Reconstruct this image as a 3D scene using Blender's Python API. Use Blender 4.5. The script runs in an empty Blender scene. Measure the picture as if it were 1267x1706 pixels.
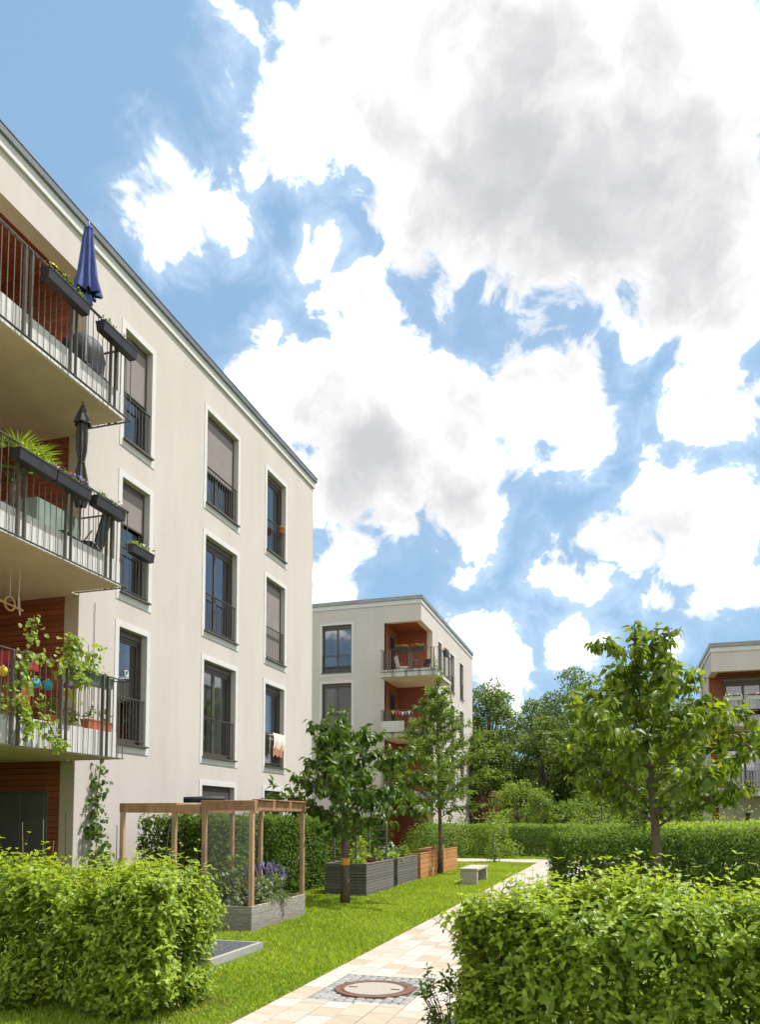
import bpy, math, random
import numpy as np
from mathutils import Matrix, Vector
random.seed(7); RNG = np.random.default_rng(7)
R = math.radians
scene = bpy.context.scene
col = scene.collection

# ------------------------------------------------------------------ camera
PITCH, YAW = R(3.8), R(16.934)
cd = bpy.data.cameras.new('camera'); cam = bpy.data.objects.new('camera', cd); col.objects.link(cam)
cam.location = (0, 0, 1.7)
cam.rotation_euler = (R(90) + PITCH, 0, YAW)
cd.sensor_fit = 'HORIZONTAL'; cd.sensor_width = 36; cd.lens = 36.966; cd.shift_y = 0.3367
cd.clip_start = 0.05; cd.clip_end = 3000
scene.camera = cam

# ------------------------------------------------------------------ sun, sky, exposure
SUN_EL, SUN_AZ = R(64), R(27)            # azimuth measured from +X towards +Y
sdir = Vector((math.cos(SUN_EL)*math.cos(SUN_AZ), math.cos(SUN_EL)*math.sin(SUN_AZ), math.sin(SUN_EL)))
sl = bpy.data.lights.new('sun', 'SUN'); sl.energy = 2.75; sl.angle = R(0.53); sl.color = (1.0, 0.965, 0.92)
so = bpy.data.objects.new('sun', sl); col.objects.link(so)
so.rotation_euler = sdir.to_track_quat('Z', 'Y').to_euler()
scene.view_settings.view_transform = 'Standard'; scene.view_settings.look = 'None'
scene.view_settings.gamma = 1; scene.view_settings.use_curve_mapping = False
scene.view_settings.exposure = 1.22
scene.cycles.use_denoising = True
scene.cycles.max_bounces = 8; scene.cycles.diffuse_bounces = 4; scene.cycles.transparent_max_bounces = 12
scene.cycles.sample_clamp_indirect = 6
scene.render.film_transparent = False

def cam_dir(u, v):                       # world direction of a point of the 1267x1706 photograph (used for the clouds at infinity)
    f = 1301.0; py = 1366 - f*math.tan(PITCH)
    Fh = Vector((-math.sin(YAW), math.cos(YAW), 0)); Rr = Vector((math.cos(YAW), math.sin(YAW), 0)); Z = Vector((0, 0, 1))
    F = Fh*math.cos(PITCH) + Z*math.sin(PITCH); U = -Fh*math.sin(PITCH) + Z*math.cos(PITCH)
    return (F + Rr*((u - 633.5)/f) - U*((v - py)/f)).normalized()

def build_world():
    w = bpy.data.worlds.new('World'); scene.world = w; w.use_nodes = True
    nt = w.node_tree; nt.nodes.clear(); N = nt.nodes.new; L = nt.links.new
    def math_(op, a, b=None, c=None, clamp=False):
        n = N('ShaderNodeMath'); n.operation = op; n.use_clamp = clamp
        for i, x in enumerate((a, b, c)):
            if x is None: continue
            if isinstance(x, (int, float)): n.inputs[i].default_value = x
            else: L(x, n.inputs[i])
        return n.outputs[0]
    def vmath(op, a, b, out=0):
        n = N('ShaderNodeVectorMath'); n.operation = op
        for i, x in enumerate((a, b)):
            if isinstance(x, (tuple, list, Vector)): n.inputs[i].default_value = tuple(x)
            elif isinstance(x, (int, float)): n.inputs['Scale'].default_value = x
            else: L(x, n.inputs[i])
        return n.outputs[out]
    def noise(vec, scale, detail, rough=0.55, dist=0.0):
        n = N('ShaderNodeTexNoise'); n.inputs['Scale'].default_value = scale; n.inputs['Detail'].default_value = detail
        n.inputs['Roughness'].default_value = rough; n.inputs['Distortion'].default_value = dist; L(vec, n.inputs['Vector'])
        return n
    def sstep(x, a, b):
        n = N('ShaderNodeMapRange'); n.interpolation_type = 'SMOOTHSTEP'; L(x, n.inputs['Value'])
        n.inputs['From Min'].default_value = a; n.inputs['From Max'].default_value = b
        return n.outputs[0]
    d = vmath('NORMALIZE', N('ShaderNodeTexCoord').outputs['Generated'], (0, 0, 0))
    # warp so that the edges of the cloud masses billow
    def vs(v, amt):
        n = N('ShaderNodeVectorMath'); n.operation = 'SCALE'; L(v, n.inputs[0]); n.inputs['Scale'].default_value = amt; return n.outputs[0]
    def warp(v, scale, detail, amt):
        c = vmath('SUBTRACT', noise(v, scale, detail, 0.6).outputs['Color'], (0.5, 0.5, 0.5))
        return vmath('ADD', v, vs(c, amt))
    dw = warp(d, 5.0, 2, 0.10)
    dw = warp(dw, 16.0, 3, 0.05)
    blobs = [(560,70,120),(700,70,150),(900,90,190),(1080,90,160),(1150,220,150),(640,210,140),(800,280,190),(1000,320,200),(1180,380,150),
             (500,210,85),(700,370,100),(640,340,60),(1140,470,100),(1235,530,75),(480,120,45),(880,420,80),(1070,540,50),(760,450,55),
             (600,500,70),(640,590,90),(540,680,105),(440,650,60),(400,640,55),(470,570,28),(620,760,115),(740,690,110),(870,650,85),(940,640,70),(1000,720,50),
             (760,810,90),(850,750,55),(560,820,85),(630,870,45),(780,890,35),(920,740,40),
             (310,270,42),(365,345,58),(300,350,40),(240,375,28),(330,310,40),(390,15,24),(378,105,14),(425,45,14),(420,250,22),
             (1215,660,55),(1250,690,40),(1165,690,22),(1110,755,16),(1130,860,75),(1220,860,70),(1050,895,55),(1000,890,30),(1160,920,50),(1245,970,42),
             (930,962,30),(985,967,28),(1040,968,16),(1095,1000,34),(1160,1005,38),(575,912,38),(540,985,40),(570,1000,25),(775,955,22),(910,885,14),
             (790,1090,70),(850,1120,55),(760,1050,35),(940,1065,42),(985,1080,24),(910,1080,24),(525,400,20),(500,435,14),(1130,1075,20),(870,535,14),(905,560,10)]
    f = None
    for (u, v, r) in blobs:
        c = cam_dir(u, v)
        ra = 0.5*((cam_dir(u + r, v) - c).length + (cam_dir(u, v + r) - c).length)
        x = math_('SUBTRACT', ra*(1.0 if r > 50 else 1.08) + (0.0 if r > 80 else 0.006), vmath('DISTANCE', dw, c, 1))
        f = x if f is None else math_('SMOOTH_MAX', f, x, 0.012)
    # away from the view the same kind of cumulus field carries on
    dc = cam_dir(633, 600)
    inview = sstep(vmath('DOT_PRODUCT', d, dc, 1), 0.62, 0.80)
    gen = math_('MULTIPLY', math_('SUBTRACT', noise(d, 2.6, 6, 0.55, 0.3).outputs['Fac'], 0.465), 0.9)
    fmix = N('ShaderNodeMix'); fmix.data_type = 'FLOAT'; L(inview, fmix.inputs[0]); L(gen, fmix.inputs[2]); L(f, fmix.inputs[3])
    fine = math_('SUBTRACT', noise(d, 17.0, 11, 0.63, 0.5).outputs['Fac'], 0.5)
    dens = math_('ADD', math_('SUBTRACT', fmix.outputs[0], 0.006), math_('MULTIPLY', fine, 0.10))
    wide = math_('SUBTRACT', noise(d, 6.0, 4, 0.6).outputs['Fac'], 0.5)
    soft = math_('ADD', math_('MULTIPLY', wide, 0.07), 0.014)
    wd = math_('ADD', 0.007, math_('MULTIPLY', math_('MAXIMUM', noise(d, 3.3, 3, 0.5).outputs['Fac'], 0.45), 0.036))   # crisp here, feathery there
    wd = math_('SUBTRACT', wd, 0.014)
    tt = math_('ADD', math_('MULTIPLY', math_('DIVIDE', math_('SUBTRACT', dens, 0.003), wd), 0.5), 0.5, clamp=True)
    alpha = math_('MULTIPLY', math_('MULTIPLY', tt, tt), math_('SUBTRACT', 3.0, math_('MULTIPLY', tt, 2.0)))
    alpha2 = math_('MULTIPLY', sstep(dens, -0.04, 0.02), 0.12)
    alpha = math_('MAXIMUM', alpha, alpha2)
    # grey undersides of the thick masses
    greys = [(930,300,430,.85),(1090,380,330,.8),(980,480,260,.65),(760,330,260,.6),(720,470,170,.5),(620,220,260,.4),(500,240,140,.25),(1200,500,200,.4),(1130,150,200,.35),
             (640,790,240,.9),(540,730,180,.6),(740,850,170,.8),(840,760,120,.35),(1150,900,130,.45),(370,360,90,.25),(920,700,110,.3),(800,1120,120,.5),(1110,1020,70,.45),(1220,680,90,.25)]
    g = None
    dg = warp(warp(d, 4.0, 2, 0.07), 12.0, 4, 0.035)
    for (u, v, r, a) in greys:
        c = cam_dir(u, v); ra = 0.5*((cam_dir(u + r, v) - c).length + (cam_dir(u, v + r) - c).length)
        x = sstep(math_('DIVIDE', vmath('DISTANCE', dg, c, 1), ra*1.15), 1.0, 0.0)
        x = math_('MULTIPLY', x, a*1.45)
        g = x if g is None else math_('SMOOTH_MAX', g, x, 0.35)
    thick = math_('MULTIPLY', sstep(gen, 0.05, 0.30), 0.8)
    gm = N('ShaderNodeMix'); gm.data_type = 'FLOAT'; L(inview, gm.inputs[0]); L(thick, gm.inputs[2]); L(g, gm.inputs[3])
    # relief: compare the fine field with itself a little towards the sun
    n1 = noise(dw, 7.0, 6, 0.55).outputs['Fac']
    n2 = noise(vmath('ADD', dw, tuple(sdir*0.035)), 7.0, 6, 0.55).outputs['Fac']
    rel = math_('MULTIPLY', math_('SUBTRACT', n2, n1), 1.5)
    inner = math_('MULTIPLY', sstep(dens, -0.012, 0.08), 0.46)
    shade = math_('ADD', math_('ADD', math_('MULTIPLY', gm.outputs[0], 0.36), inner), rel)
    shade = math_('ADD', shade, math_('MULTIPLY', wide, 0.30), clamp=True)
    cr = N('ShaderNodeValToRGB'); L(shade, cr.inputs[0])
    e = cr.color_ramp.elements
    e[0].position = 0.0; e[0].color = (1.7, 1.7, 1.68, 1); e[1].position = 1.0; e[1].color = (0.28, 0.283, 0.296, 1)
    for p_, c_ in ((0.14, 0.95), (0.28, 0.53), (0.50, 0.415), (0.75, 0.335)): m = e.new(p_); m.color = (c_, c_, c_*1.015, 1)
    sky = N('ShaderNodeTexSky'); sky.sky_type = 'NISHITA'; sky.sun_disc = False
    sky.sun_elevation = SUN_EL; sky.sun_rotation = R(90) - SUN_AZ
    sky.air_density = 1.0; sky.dust_density = 0.3; sky.ozone_density = 0.8; sky.altitude = 900
    gm_ = N('ShaderNodeGamma'); L(vs(sky.outputs[0], 0.128), gm_.inputs[0]); gm_.inputs[1].default_value = 0.20    # evens out the zenith-to-horizon contrast
    skyc = vmath('MULTIPLY', gm_.outputs[0], (0.194, 0.292, 0.394))
    mx = N('ShaderNodeMix'); mx.data_type = 'RGBA'; L(alpha, mx.inputs[0]); L(skyc, mx.inputs[6]); L(cr.outputs[0], mx.inputs[7])
    bg = N('ShaderNodeBackground'); L(mx.outputs[2], bg.inputs['Color']); bg.inputs['Strength'].default_value = 1.0
    out = N('ShaderNodeOutputWorld'); L(bg.outputs[0], out.inputs['Surface'])
build_world()

# ------------------------------------------------------------------ materials
MATS = {}
def nodes_of(m):
    m.use_nodes = True; nt = m.node_tree; return nt, nt.nodes.new, nt.links.new, nt.nodes['Principled BSDF']
def mat(name, c1, c2=None, rough=0.7, scale=6.0, detail=5, bump=0.0, bscale=60.0, metal=0.0, spec=0.4, stretch=(1, 1, 1), objrand=0.0, contrast=(0.3, 0.7)):
    m = bpy.data.materials.new(name); MATS[name] = m
    nt, N, L, P = nodes_of(m)
    P.inputs['Roughness'].default_value = rough; P.inputs['Metallic'].default_value = metal; P.inputs['Specular IOR Level'].default_value = spec
    tc = N('ShaderNodeTexCoord'); mp = N('ShaderNodeMapping'); mp.inputs['Scale'].default_value = stretch; L(tc.outputs['Object'], mp.inputs[0])
    n = N('ShaderNodeTexNoise'); n.inputs['Scale'].default_value = scale; n.inputs['Detail'].default_value = detail; n.inputs['Roughness'].default_value = 0.6
    L(mp.outputs[0], n.inputs['Vector'])
    cr = N('ShaderNodeValToRGB'); L(n.outputs[0], cr.inputs[0])
    c2 = c2 or tuple(x*0.85 for x in c1)
    cr.color_ramp.elements[0].position = contrast[0]; cr.color_ramp.elements[0].color = (*c2, 1)
    cr.color_ramp.elements[1].position = contrast[1]; cr.color_ramp.elements[1].color = (*c1, 1)
    c = cr.outputs[0]
    if objrand:
        oi = N('ShaderNodeObjectInfo'); hs = N('ShaderNodeHueSaturation')
        mr = N('ShaderNodeMapRange'); L(oi.outputs['Random'], mr.inputs[0]); mr.inputs[3].default_value = 1 - objrand; mr.inputs[4].default_value = 1 + objrand
        L(mr.outputs[0], hs.inputs['Value']); L(c, hs.inputs['Color']); c = hs.outputs[0]
    L(c, P.inputs['Base Color'])
    if bump:
        b = N('ShaderNodeBump'); b.inputs['Strength'].default_value = bump; b.inputs['Distance'].default_value = 0.01
        n2 = N('ShaderNodeTexNoise'); n2.inputs['Scale'].default_value = bscale; n2.inputs['Detail'].default_value = 4; L(mp.outputs[0], n2.inputs['Vector'])
        L(n2.outputs[0], b.inputs['Height']); L(b.outputs[0], P.inputs['Normal'])
    return m
def leafmat(name, dark, light, trans=0.35, rough=0.42, tcol=None, spec=0.35):
    m = bpy.data.materials.new(name); MATS[name] = m
    nt, N, L, P = nodes_of(m)
    at = N('ShaderNodeAttribute'); at.attribute_name = 'rnd'
    cr = N('ShaderNodeValToRGB'); L(at.outputs['Fac'], cr.inputs[0])
    cr.color_ramp.elements[0].color = (*dark, 1); cr.color_ramp.elements[1].color = (*light, 1)
    L(cr.outputs[0], P.inputs['Base Color']); P.inputs['Roughness'].default_value = rough; P.inputs['Specular IOR Level'].default_value = spec
    t = N('ShaderNodeBsdfTranslucent'); hs = N('ShaderNodeMix'); hs.data_type = 'RGBA'; hs.blend_type = 'MULTIPLY'; hs.inputs[0].default_value = 1
    L(cr.outputs[0], hs.inputs[6]); hs.inputs[7].default_value = (*(tcol or (1.9, 1.75, 0.7)), 1); L(hs.outputs[2], t.inputs[0])
    mx = N('ShaderNodeMixShader'); mx.inputs[0].default_value = trans; L(P.outputs[0], mx.inputs[1]); L(t.outputs[0], mx.inputs[2])
    L(mx.outputs[0], nt.nodes['Material Output'].inputs['Surface'])
    return m
def glassmat(name, ior=1.9, tint=(0.9, 0.95, 0.95)):
    m = bpy.data.materials.new(name); MATS[name] = m
    nt, N, L, P = nodes_of(m)
    fr = N('ShaderNodeFresnel'); fr.inputs[0].default_value = ior
    tr = N('ShaderNodeBsdfTransparent'); tr.inputs[0].default_value = (*tint, 1)
    gl = N('ShaderNodeBsdfGlossy'); gl.inputs['Roughness'].default_value = 0.005; gl.inputs[0].default_value = (0.95, 0.97, 1, 1)
    mx = N('ShaderNodeMixShader'); L(fr.outputs[0], mx.inputs[0]); L(tr.outputs[0], mx.inputs[1]); L(gl.outputs[0], mx.inputs[2])
    L(mx.outputs[0], nt.nodes['Material Output'].inputs['Surface'])
    return m
def netmat(name, c, dens):
    m = bpy.data.materials.new(name); MATS[name] = m
    nt, N, L, P = nodes_of(m)
    P.inputs['Base Color'].default_value = (*c, 1)
    tr = N('ShaderNodeBsdfTransparent'); mx = N('ShaderNodeMixShader'); mx.inputs[0].default_value = dens
    L(tr.outputs[0], mx.inputs[1]); L(P.outputs[0], mx.inputs[2]); L(mx.outputs[0], nt.nodes['Material Output'].inputs['Surface'])
    return m

mat('plaster', (0.57, 0.515, 0.468), (0.505, 0.45, 0.404), 0.95, 1.3, 9, 0.5, 42, spec=0.1, stretch=(1, 1, 0.3), contrast=(0.22, 0.72))
mat('plaster_smooth', (0.62, 0.515, 0.40), (0.56, 0.465, 0.36), 0.9, 2, 4, 0.15, 80, spec=0.1)
mat('plaster_grey', (0.46, 0.43, 0.37), (0.42, 0.39, 0.335), 0.95, 1.5, 6, 0.4, 90, spec=0.1)
mat('trim_white', (0.625, 0.598, 0.578), (0.57, 0.543, 0.522), 0.75, 3, 4, 0.05, 90, spec=0.2)
mat('coping', (0.27, 0.262, 0.25), (0.21, 0.203, 0.195), 0.35, 2, 3, metal=0.6)
mat('concrete_edge', (0.62, 0.595, 0.54), (0.47, 0.45, 0.41), 0.85, 3.0, 7, 0.1, 60, spec=0.2, stretch=(1, 1, 0.25))
mat('concrete_soffit', (0.74, 0.585, 0.44), (0.58, 0.45, 0.335), 0.9, 0.9, 6, 0.08, 60, spec=0.15)
mat('concrete_dark', (0.36, 0.34, 0.30), (0.25, 0.235, 0.21), 0.9, 4, 6, 0.1, 60, spec=0.15)
mat('red_wood', (0.36, 0.105, 0.042), (0.25, 0.065, 0.026), 0.65, 4, 7, 0.15, 30, stretch=(1.2, 1.2, 12), objrand=0.16)
mat('bronze', (0.115, 0.10, 0.085), (0.09, 0.078, 0.066), 0.45, 5, 3, metal=0.25)
mat('rail_metal', (0.17, 0.155, 0.135), (0.10, 0.09, 0.08), 0.5, 8, 4, metal=0.35)
mat('rail_light', (0.16, 0.142, 0.12), (0.10, 0.09, 0.078), 0.5, 8, 4, metal=0.3)
mat('blind', (0.25, 0.215, 0.205), (0.23, 0.198, 0.188), 0.85, 3, 3, 0.05, 200, spec=0.2)
mat('room_wall', (0.30, 0.29, 0.27), (0.26, 0.25, 0.23), 0.9, 2, 3)
mat('curtain', (0.80, 0.82, 0.77), (0.70, 0.73, 0.68), 0.9, 5, 3, stretch=(6, 6, 0.4))
mat('door_grey', (0.13, 0.13, 0.115), (0.11, 0.11, 0.098), 0.55, 3, 3)
mat('old_wood', (0.37, 0.335, 0.29), (0.17, 0.15, 0.13), 0.85, 5, 9, 0.3, 40, stretch=(2, 2, 9), objrand=0.15)
mat('pergola_wood', (0.47, 0.25, 0.12), (0.22, 0.125, 0.07), 0.75, 3.2, 8, 0.25, 40, stretch=(3, 3, 1.0), objrand=0.2)
mat('pergola_post', (0.48, 0.29, 0.15), (0.27, 0.185, 0.12), 0.8, 4, 8, 0.25, 40, stretch=(4, 4, 0.7), objrand=0.2)
mat('orange_wood', (0.50, 0.235, 0.085), (0.36, 0.155, 0.055), 0.7, 4, 7, 0.15, 40, stretch=(2, 2, 8), objrand=0.12)
mat('dark_slat', (0.175, 0.16, 0.145), (0.105, 0.096, 0.088), 0.8, 5, 7, 0.2, 40, stretch=(2, 2, 9), objrand=0.15)
mat('trellis_wood', (0.17, 0.145, 0.115), (0.11, 0.095, 0.075), 0.85, 6, 5)
mat('bench_wood', (0.46, 0.41, 0.33), (0.34, 0.30, 0.24), 0.8, 5, 7, 0.15, 40, stretch=(8, 2, 2))
mat('soil', (0.075, 0.052, 0.034), (0.04, 0.027, 0.018), 0.95, 14, 6, 0.8, 40)
mat('bark', (0.16, 0.115, 0.08), (0.075, 0.055, 0.04), 0.9, 9, 7, 0.5, 40, stretch=(1, 1, 0.5))
mat('bark_red', (0.17, 0.085, 0.045), (0.085, 0.045, 0.028), 0.8, 12, 6, 0.3, 50, stretch=(1, 1, 0.5))
mat('tape', (0.65, 0.33, 0.03), (0.55, 0.26, 0.03), 0.6)
mat('stone_cream', (0.47, 0.43, 0.37), (0.385, 0.35, 0.30), 0.9, 7, 7, 0.15, 120, spec=0.2, objrand=0.07)
mat('stone_tan', (0.43, 0.358, 0.268), (0.35, 0.29, 0.215), 0.9, 7, 7, 0.15, 120, spec=0.2, objrand=0.08)
mat('stone_pink', (0.445, 0.39, 0.318), (0.365, 0.318, 0.256), 0.9, 7, 7, 0.15, 120, spec=0.2, objrand=0.07)
mat('joint_sand', (0.12, 0.10, 0.07), (0.07, 0.06, 0.04), 0.95, 30, 4)
mat('sett_grey', (0.32, 0.31, 0.295), (0.22, 0.213, 0.203), 0.85, 25, 5, 0.4, 70, objrand=0.15)
mat('iron_rust', (0.20, 0.105, 0.07), (0.12, 0.068, 0.048), 0.75, 18, 7, 0.4, 90, metal=0.2)
mat('lid_concrete', (0.36, 0.325, 0.27), (0.29, 0.26, 0.215), 0.9, 60, 5, 0.3, 150)
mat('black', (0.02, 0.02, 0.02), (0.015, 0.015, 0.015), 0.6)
mat('galvanised', (0.36, 0.37, 0.38), (0.28, 0.29, 0.30), 0.45, 10, 4, metal=0.7)
mat('concrete_frame', (0.36, 0.35, 0.325), (0.27, 0.262, 0.245), 0.9, 6, 6, 0.2, 70)
mat('lawn', (0.11, 0.165, 0.028), (0.075, 0.11, 0.022), 0.95, 2.2, 9, 0.6, 40, spec=0.1)
mat('edge_soil', (0.15, 0.115, 0.07), (0.09, 0.075, 0.04), 0.95, 12, 6, 0.5, 60, spec=0.1)
mat('box_dark', (0.034, 0.030, 0.030), (0.02, 0.018, 0.018), 0.5, 5, 4, 0.1, 60)
mat('box_green', (0.16, 0.20, 0.15), (0.12, 0.15, 0.115), 0.5, 5, 3)
mat('terracotta', (0.48, 0.145, 0.065), (0.38, 0.11, 0.05), 0.7, 6, 5)
mat('blue_cloth', (0.07, 0.10, 0.29), (0.045, 0.065, 0.20), 0.8, 3, 4, stretch=(6, 6, 0.6))
mat('grey_cloth', (0.075, 0.072, 0.07), (0.045, 0.043, 0.042), 0.8, 3, 4, stretch=(6, 6, 0.6))
mat('black_cloth', (0.03, 0.03, 0.032), (0.018, 0.018, 0.02), 0.6, 4, 4)
mat('teal_cloth', (0.10, 0.30, 0.37), (0.07, 0.22, 0.29), 0.8, 4, 4)
mat('green_cloth', (0.23, 0.30, 0.24), (0.18, 0.24, 0.19), 0.85, 4, 4)
mat('white_cloth', (0.72, 0.66, 0.58), (0.55, 0.48, 0.42), 0.9, 25, 4)
mat('orange_cloth', (0.52, 0.24, 0.13), (0.44, 0.19, 0.10), 0.9, 25, 4)
mat('red_cloth', (0.45, 0.03, 0.035), (0.33, 0.02, 0.025), 0.8)
mat('white_plastic', (0.78, 0.78, 0.76), None, 0.4)
mat('ring_wood', (0.50, 0.29, 0.12), (0.42, 0.24, 0.10), 0.5)
mat('rope', (0.62, 0.56, 0.45), None, 0.9)
for nm, c in (('lantern_green', (0.35, 0.62, 0.10)), ('lantern_blue', (0.06, 0.45, 0.62)), ('lantern_purple', (0.24, 0.13, 0.42)), ('lantern_yellow', (0.75, 0.52, 0.03)),
              ('petal_pink', (0.65, 0.22, 0.35)), ('petal_purple', (0.28, 0.12, 0.50)), ('petal_yellow', (0.75, 0.55, 0.05)), ('petal_white', (0.75, 0.73, 0.62)), ('petal_red', (0.65, 0.07, 0.03)),
              ('petal_lavender', (0.24, 0.19, 0.36)), ('pennant_orange', (0.75, 0.40, 0.10)), ('pennant_red', (0.6, 0.08, 0.12)), ('pennant_white', (0.75, 0.73, 0.68)), ('pennant_blue', (0.15, 0.35, 0.45)), ('teal_plastic', (0.02, 0.40, 0.28))):
    mat(nm, c, None, 0.7, 20, 3)
mat('bamboo', (0.34, 0.26, 0.14), (0.22, 0.165, 0.09), 0.7, 12, 4)
mat('stake_dark', (0.06, 0.055, 0.045), (0.04, 0.036, 0.03), 0.7)
mat('mast_steel', (0.34, 0.35, 0.37), None, 0.5, metal=0.5)
glassmat('glass', 2.7)
netmat('insect_net', (0.12, 0.125, 0.11), 0.10)
leafmat('leaf_hedge', (0.055, 0.125, 0.012), (0.355, 0.465, 0.045), 0.44)
leafmat('leaf_hedge_dark', (0.032, 0.072, 0.010), (0.14, 0.225, 0.022), 0.32, 0.58, spec=.2)
leafmat('leaf_cherry', (0.055, 0.11, 0.014), (0.28, 0.355, 0.04), 0.45, 0.45, spec=0.35)
leafmat('leaf_cherry_dark', (0.038, 0.082, 0.012), (0.145, 0.23, 0.028), 0.34, 0.42, spec=0.4)
leafmat('leaf_light', (0.09, 0.16, 0.02), (0.26, 0.34, 0.05), 0.42)
leafmat('leaf_mid', (0.075, 0.135, 0.02), (0.22, 0.31, 0.05), 0.40, 0.5, spec=.25)
leafmat('leaf_wood', (0.05, 0.088, 0.018), (0.20, 0.27, 0.055), 0.36)
leafmat('leaf_pine', (0.03, 0.05, 0.025), (0.075, 0.105, 0.05), 0.15)
leafmat('leaf_red', (0.07, 0.022, 0.018), (0.15, 0.055, 0.03), 0.3, tcol=(1.6, 0.9, 0.7))
leafmat('leaf_sage', (0.09, 0.13, 0.06), (0.22, 0.28, 0.13), 0.25)
leafmat('leaf_vine', (0.12, 0.20, 0.02), (0.34, 0.43, 0.06), 0.42)
leafmat('grass_blade', (0.135, 0.23, 0.018), (0.34, 0.44, 0.06), 0.48, 0.6, spec=0.15)
_r = [n for n in MATS['grass_blade'].node_tree.nodes if n.type == 'VALTORGB'][0].color_ramp
_r.elements[1].position = 0.86; _e = _r.elements.new(0.93); _e.color = (0.46, 0.38, 0.16, 1)

# ------------------------------------------------------------------ mesh helpers
class MB:
    def __init__(s): s.v = []; s.f = []
    def quad(s, *p):
        b = len(s.v); s.v += [tuple(x) for x in p]; s.f.append(tuple(range(b, b + len(p)))); return s
    def box(s, x0, x1, y0, y1, z0, z1):
        b = len(s.v)
        s.v += [(x0,y0,z0),(x1,y0,z0),(x1,y1,z0),(x0,y1,z0),(x0,y0,z1),(x1,y0,z1),(x1,y1,z1),(x0,y1,z1)]
        s.f += [tuple(b+i for i in q) for q in ((0,3,2,1),(4,5,6,7),(0,1,5,4),(1,2,6,5),(2,3,7,6),(3,0,4,7))]; return s
    def bbox(s, x0, x1, y0, y1, z0, z1, c=0.006):     # box with chamfered upright and top edges
        b = len(s.v)
        def ring(i, z): return [(x0+i+c,y0+i,z),(x1-i-c,y0+i,z),(x1-i,y0+i+c,z),(x1-i,y1-i-c,z),(x1-i-c,y1-i,z),(x0+i+c,y1-i,z),(x0+i,y1-i-c,z),(x0+i,y0+i+c,z)]
        s.v += ring(0, z0) + ring(0, z1 - c) + ring(c, z1)
        for r in (0, 8): s.f += [(b+r+i, b+r+(i+1) % 8, b+r+8+(i+1) % 8, b+r+8+i) for i in range(8)]
        s.f += [tuple(b+16+i for i in range(8)), tuple(b+7-i for i in range(8))]; return s
    def tube(s, pts, rad, n=6, cap=True):
        pts = [Vector(p) for p in pts]; m = len(pts)
        if not hasattr(rad, '__len__'): rad = [rad]*m
        b = len(s.v); up = None
        for i, p in enumerate(pts):
            t = (pts[min(i+1, m-1)] - pts[max(i-1, 0)])
            if t.length < 1e-9: t = Vector((0, 0, 1))
            t.normalize()
            if up is None: up = Vector((1, 0, 0)) if abs(t.x) < 0.8 else Vector((0, 1, 0))
            a = (up - t*up.dot(t)).normalized(); bb = t.cross(a); up = a
            for k in range(n):
                q = 2*math.pi*k/n; s.v.append(tuple(p + (a*math.cos(q) + bb*math.sin(q))*rad[i]))
        for i in range(m-1):
            s.f += [(b+i*n+k, b+i*n+(k+1) % n, b+(i+1)*n+(k+1) % n, b+(i+1)*n+k) for k in range(n)]
        if cap: s.f += [tuple(b+n-1-k for k in range(n)), tuple(b+(m-1)*n+k for k in range(n))]
        return s
    def bar(s, p0, p1, w, h, up=(0, 0, 1)):           # rectangular bar, w sideways, h along up
        p0, p1 = Vector(p0), Vector(p1); t = (p1-p0).normalized(); u = Vector(up); u = (u - t*u.dot(t)).normalized(); sd = t.cross(u)
        b = len(s.v)
        for p in (p0, p1):
            for a, c in ((-1,-1),(1,-1),(1,1),(-1,1)): s.v.append(tuple(p + sd*(a*w/2) + u*(c*h/2)))
        s.f += [(b,b+1,b+2,b+3),(b+7,b+6,b+5,b+4)] + [(b+i, b+4+i, b+4+(i+1) % 4, b+(i+1) % 4) for i in range(4)]; return s
    def lathe(s, prof, n=16, c=(0, 0, 0), mod=None, close=True):
        b = len(s.v); m = len(prof)
        for i, (r, z) in enumerate(prof):
            for k in range(n):
                q = 2*math.pi*k/n; rr = r*(mod(q, z, i) if mod else 1); s.v.append((c[0]+rr*math.cos(q), c[1]+rr*math.sin(q), c[2]+z))
        for i in range(m-1): s.f += [(b+i*n+k, b+i*n+(k+1) % n, b+(i+1)*n+(k+1) % n, b+(i+1)*n+k) for k in range(n)]
        if close: s.f += [tuple(b+n-1-k for k in range(n)), tuple(b+(m-1)*n+k for k in range(n))]
        return s
    def mesh(s, name, material, smooth=False, off=(0, 0, 0)):
        me = bpy.data.meshes.new(name)
        o = off; me.from_pydata([(x-o[0], y-o[1], z-o[2]) for x, y, z in s.v], [], s.f); me.materials.append(MATS[material])
        if smooth: me.polygons.foreach_set('use_smooth', [True]*len(me.polygons))
        me.update(); return me
    def build(s, name, material, parent=None, smooth=False):
        return link(name, s.mesh(name, material, smooth, org(parent)), parent)
def org(parent):
    o = (0, 0, 0)
    while parent is not None:
        if 'org' in ORG.get(parent.name, {}): o = ORG[parent.name]['org']
        parent = parent.parent
    return o
ORG = {}
def link(name, me, parent=None, loc=None, M=None):
    o = bpy.data.objects.new(name, me); col.objects.link(o); o.parent = parent
    if loc is not None:
        r = org(parent); o.location = (loc[0]-r[0], loc[1]-r[1], loc[2]-r[2])
    if M is not None: o.matrix_local = M
    return o
def thing(name, loc, label, cat, group=None):
    o = bpy.data.objects.new(name, None); o.empty_display_size = 0.2; col.objects.link(o); o.location = loc; ORG[o.name] = {'org': tuple(loc)}
    o['label'] = label; o['category'] = cat
    if group: o['group'] = group
    return o
def tag(o, label, cat, group=None):
    o['label'] = label; o['category'] = cat
    if group: o['group'] = group
    return o
def struct(o): o['kind'] = 'structure'; return o
def stuff(o): o['kind'] = 'stuff'; return o

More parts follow.
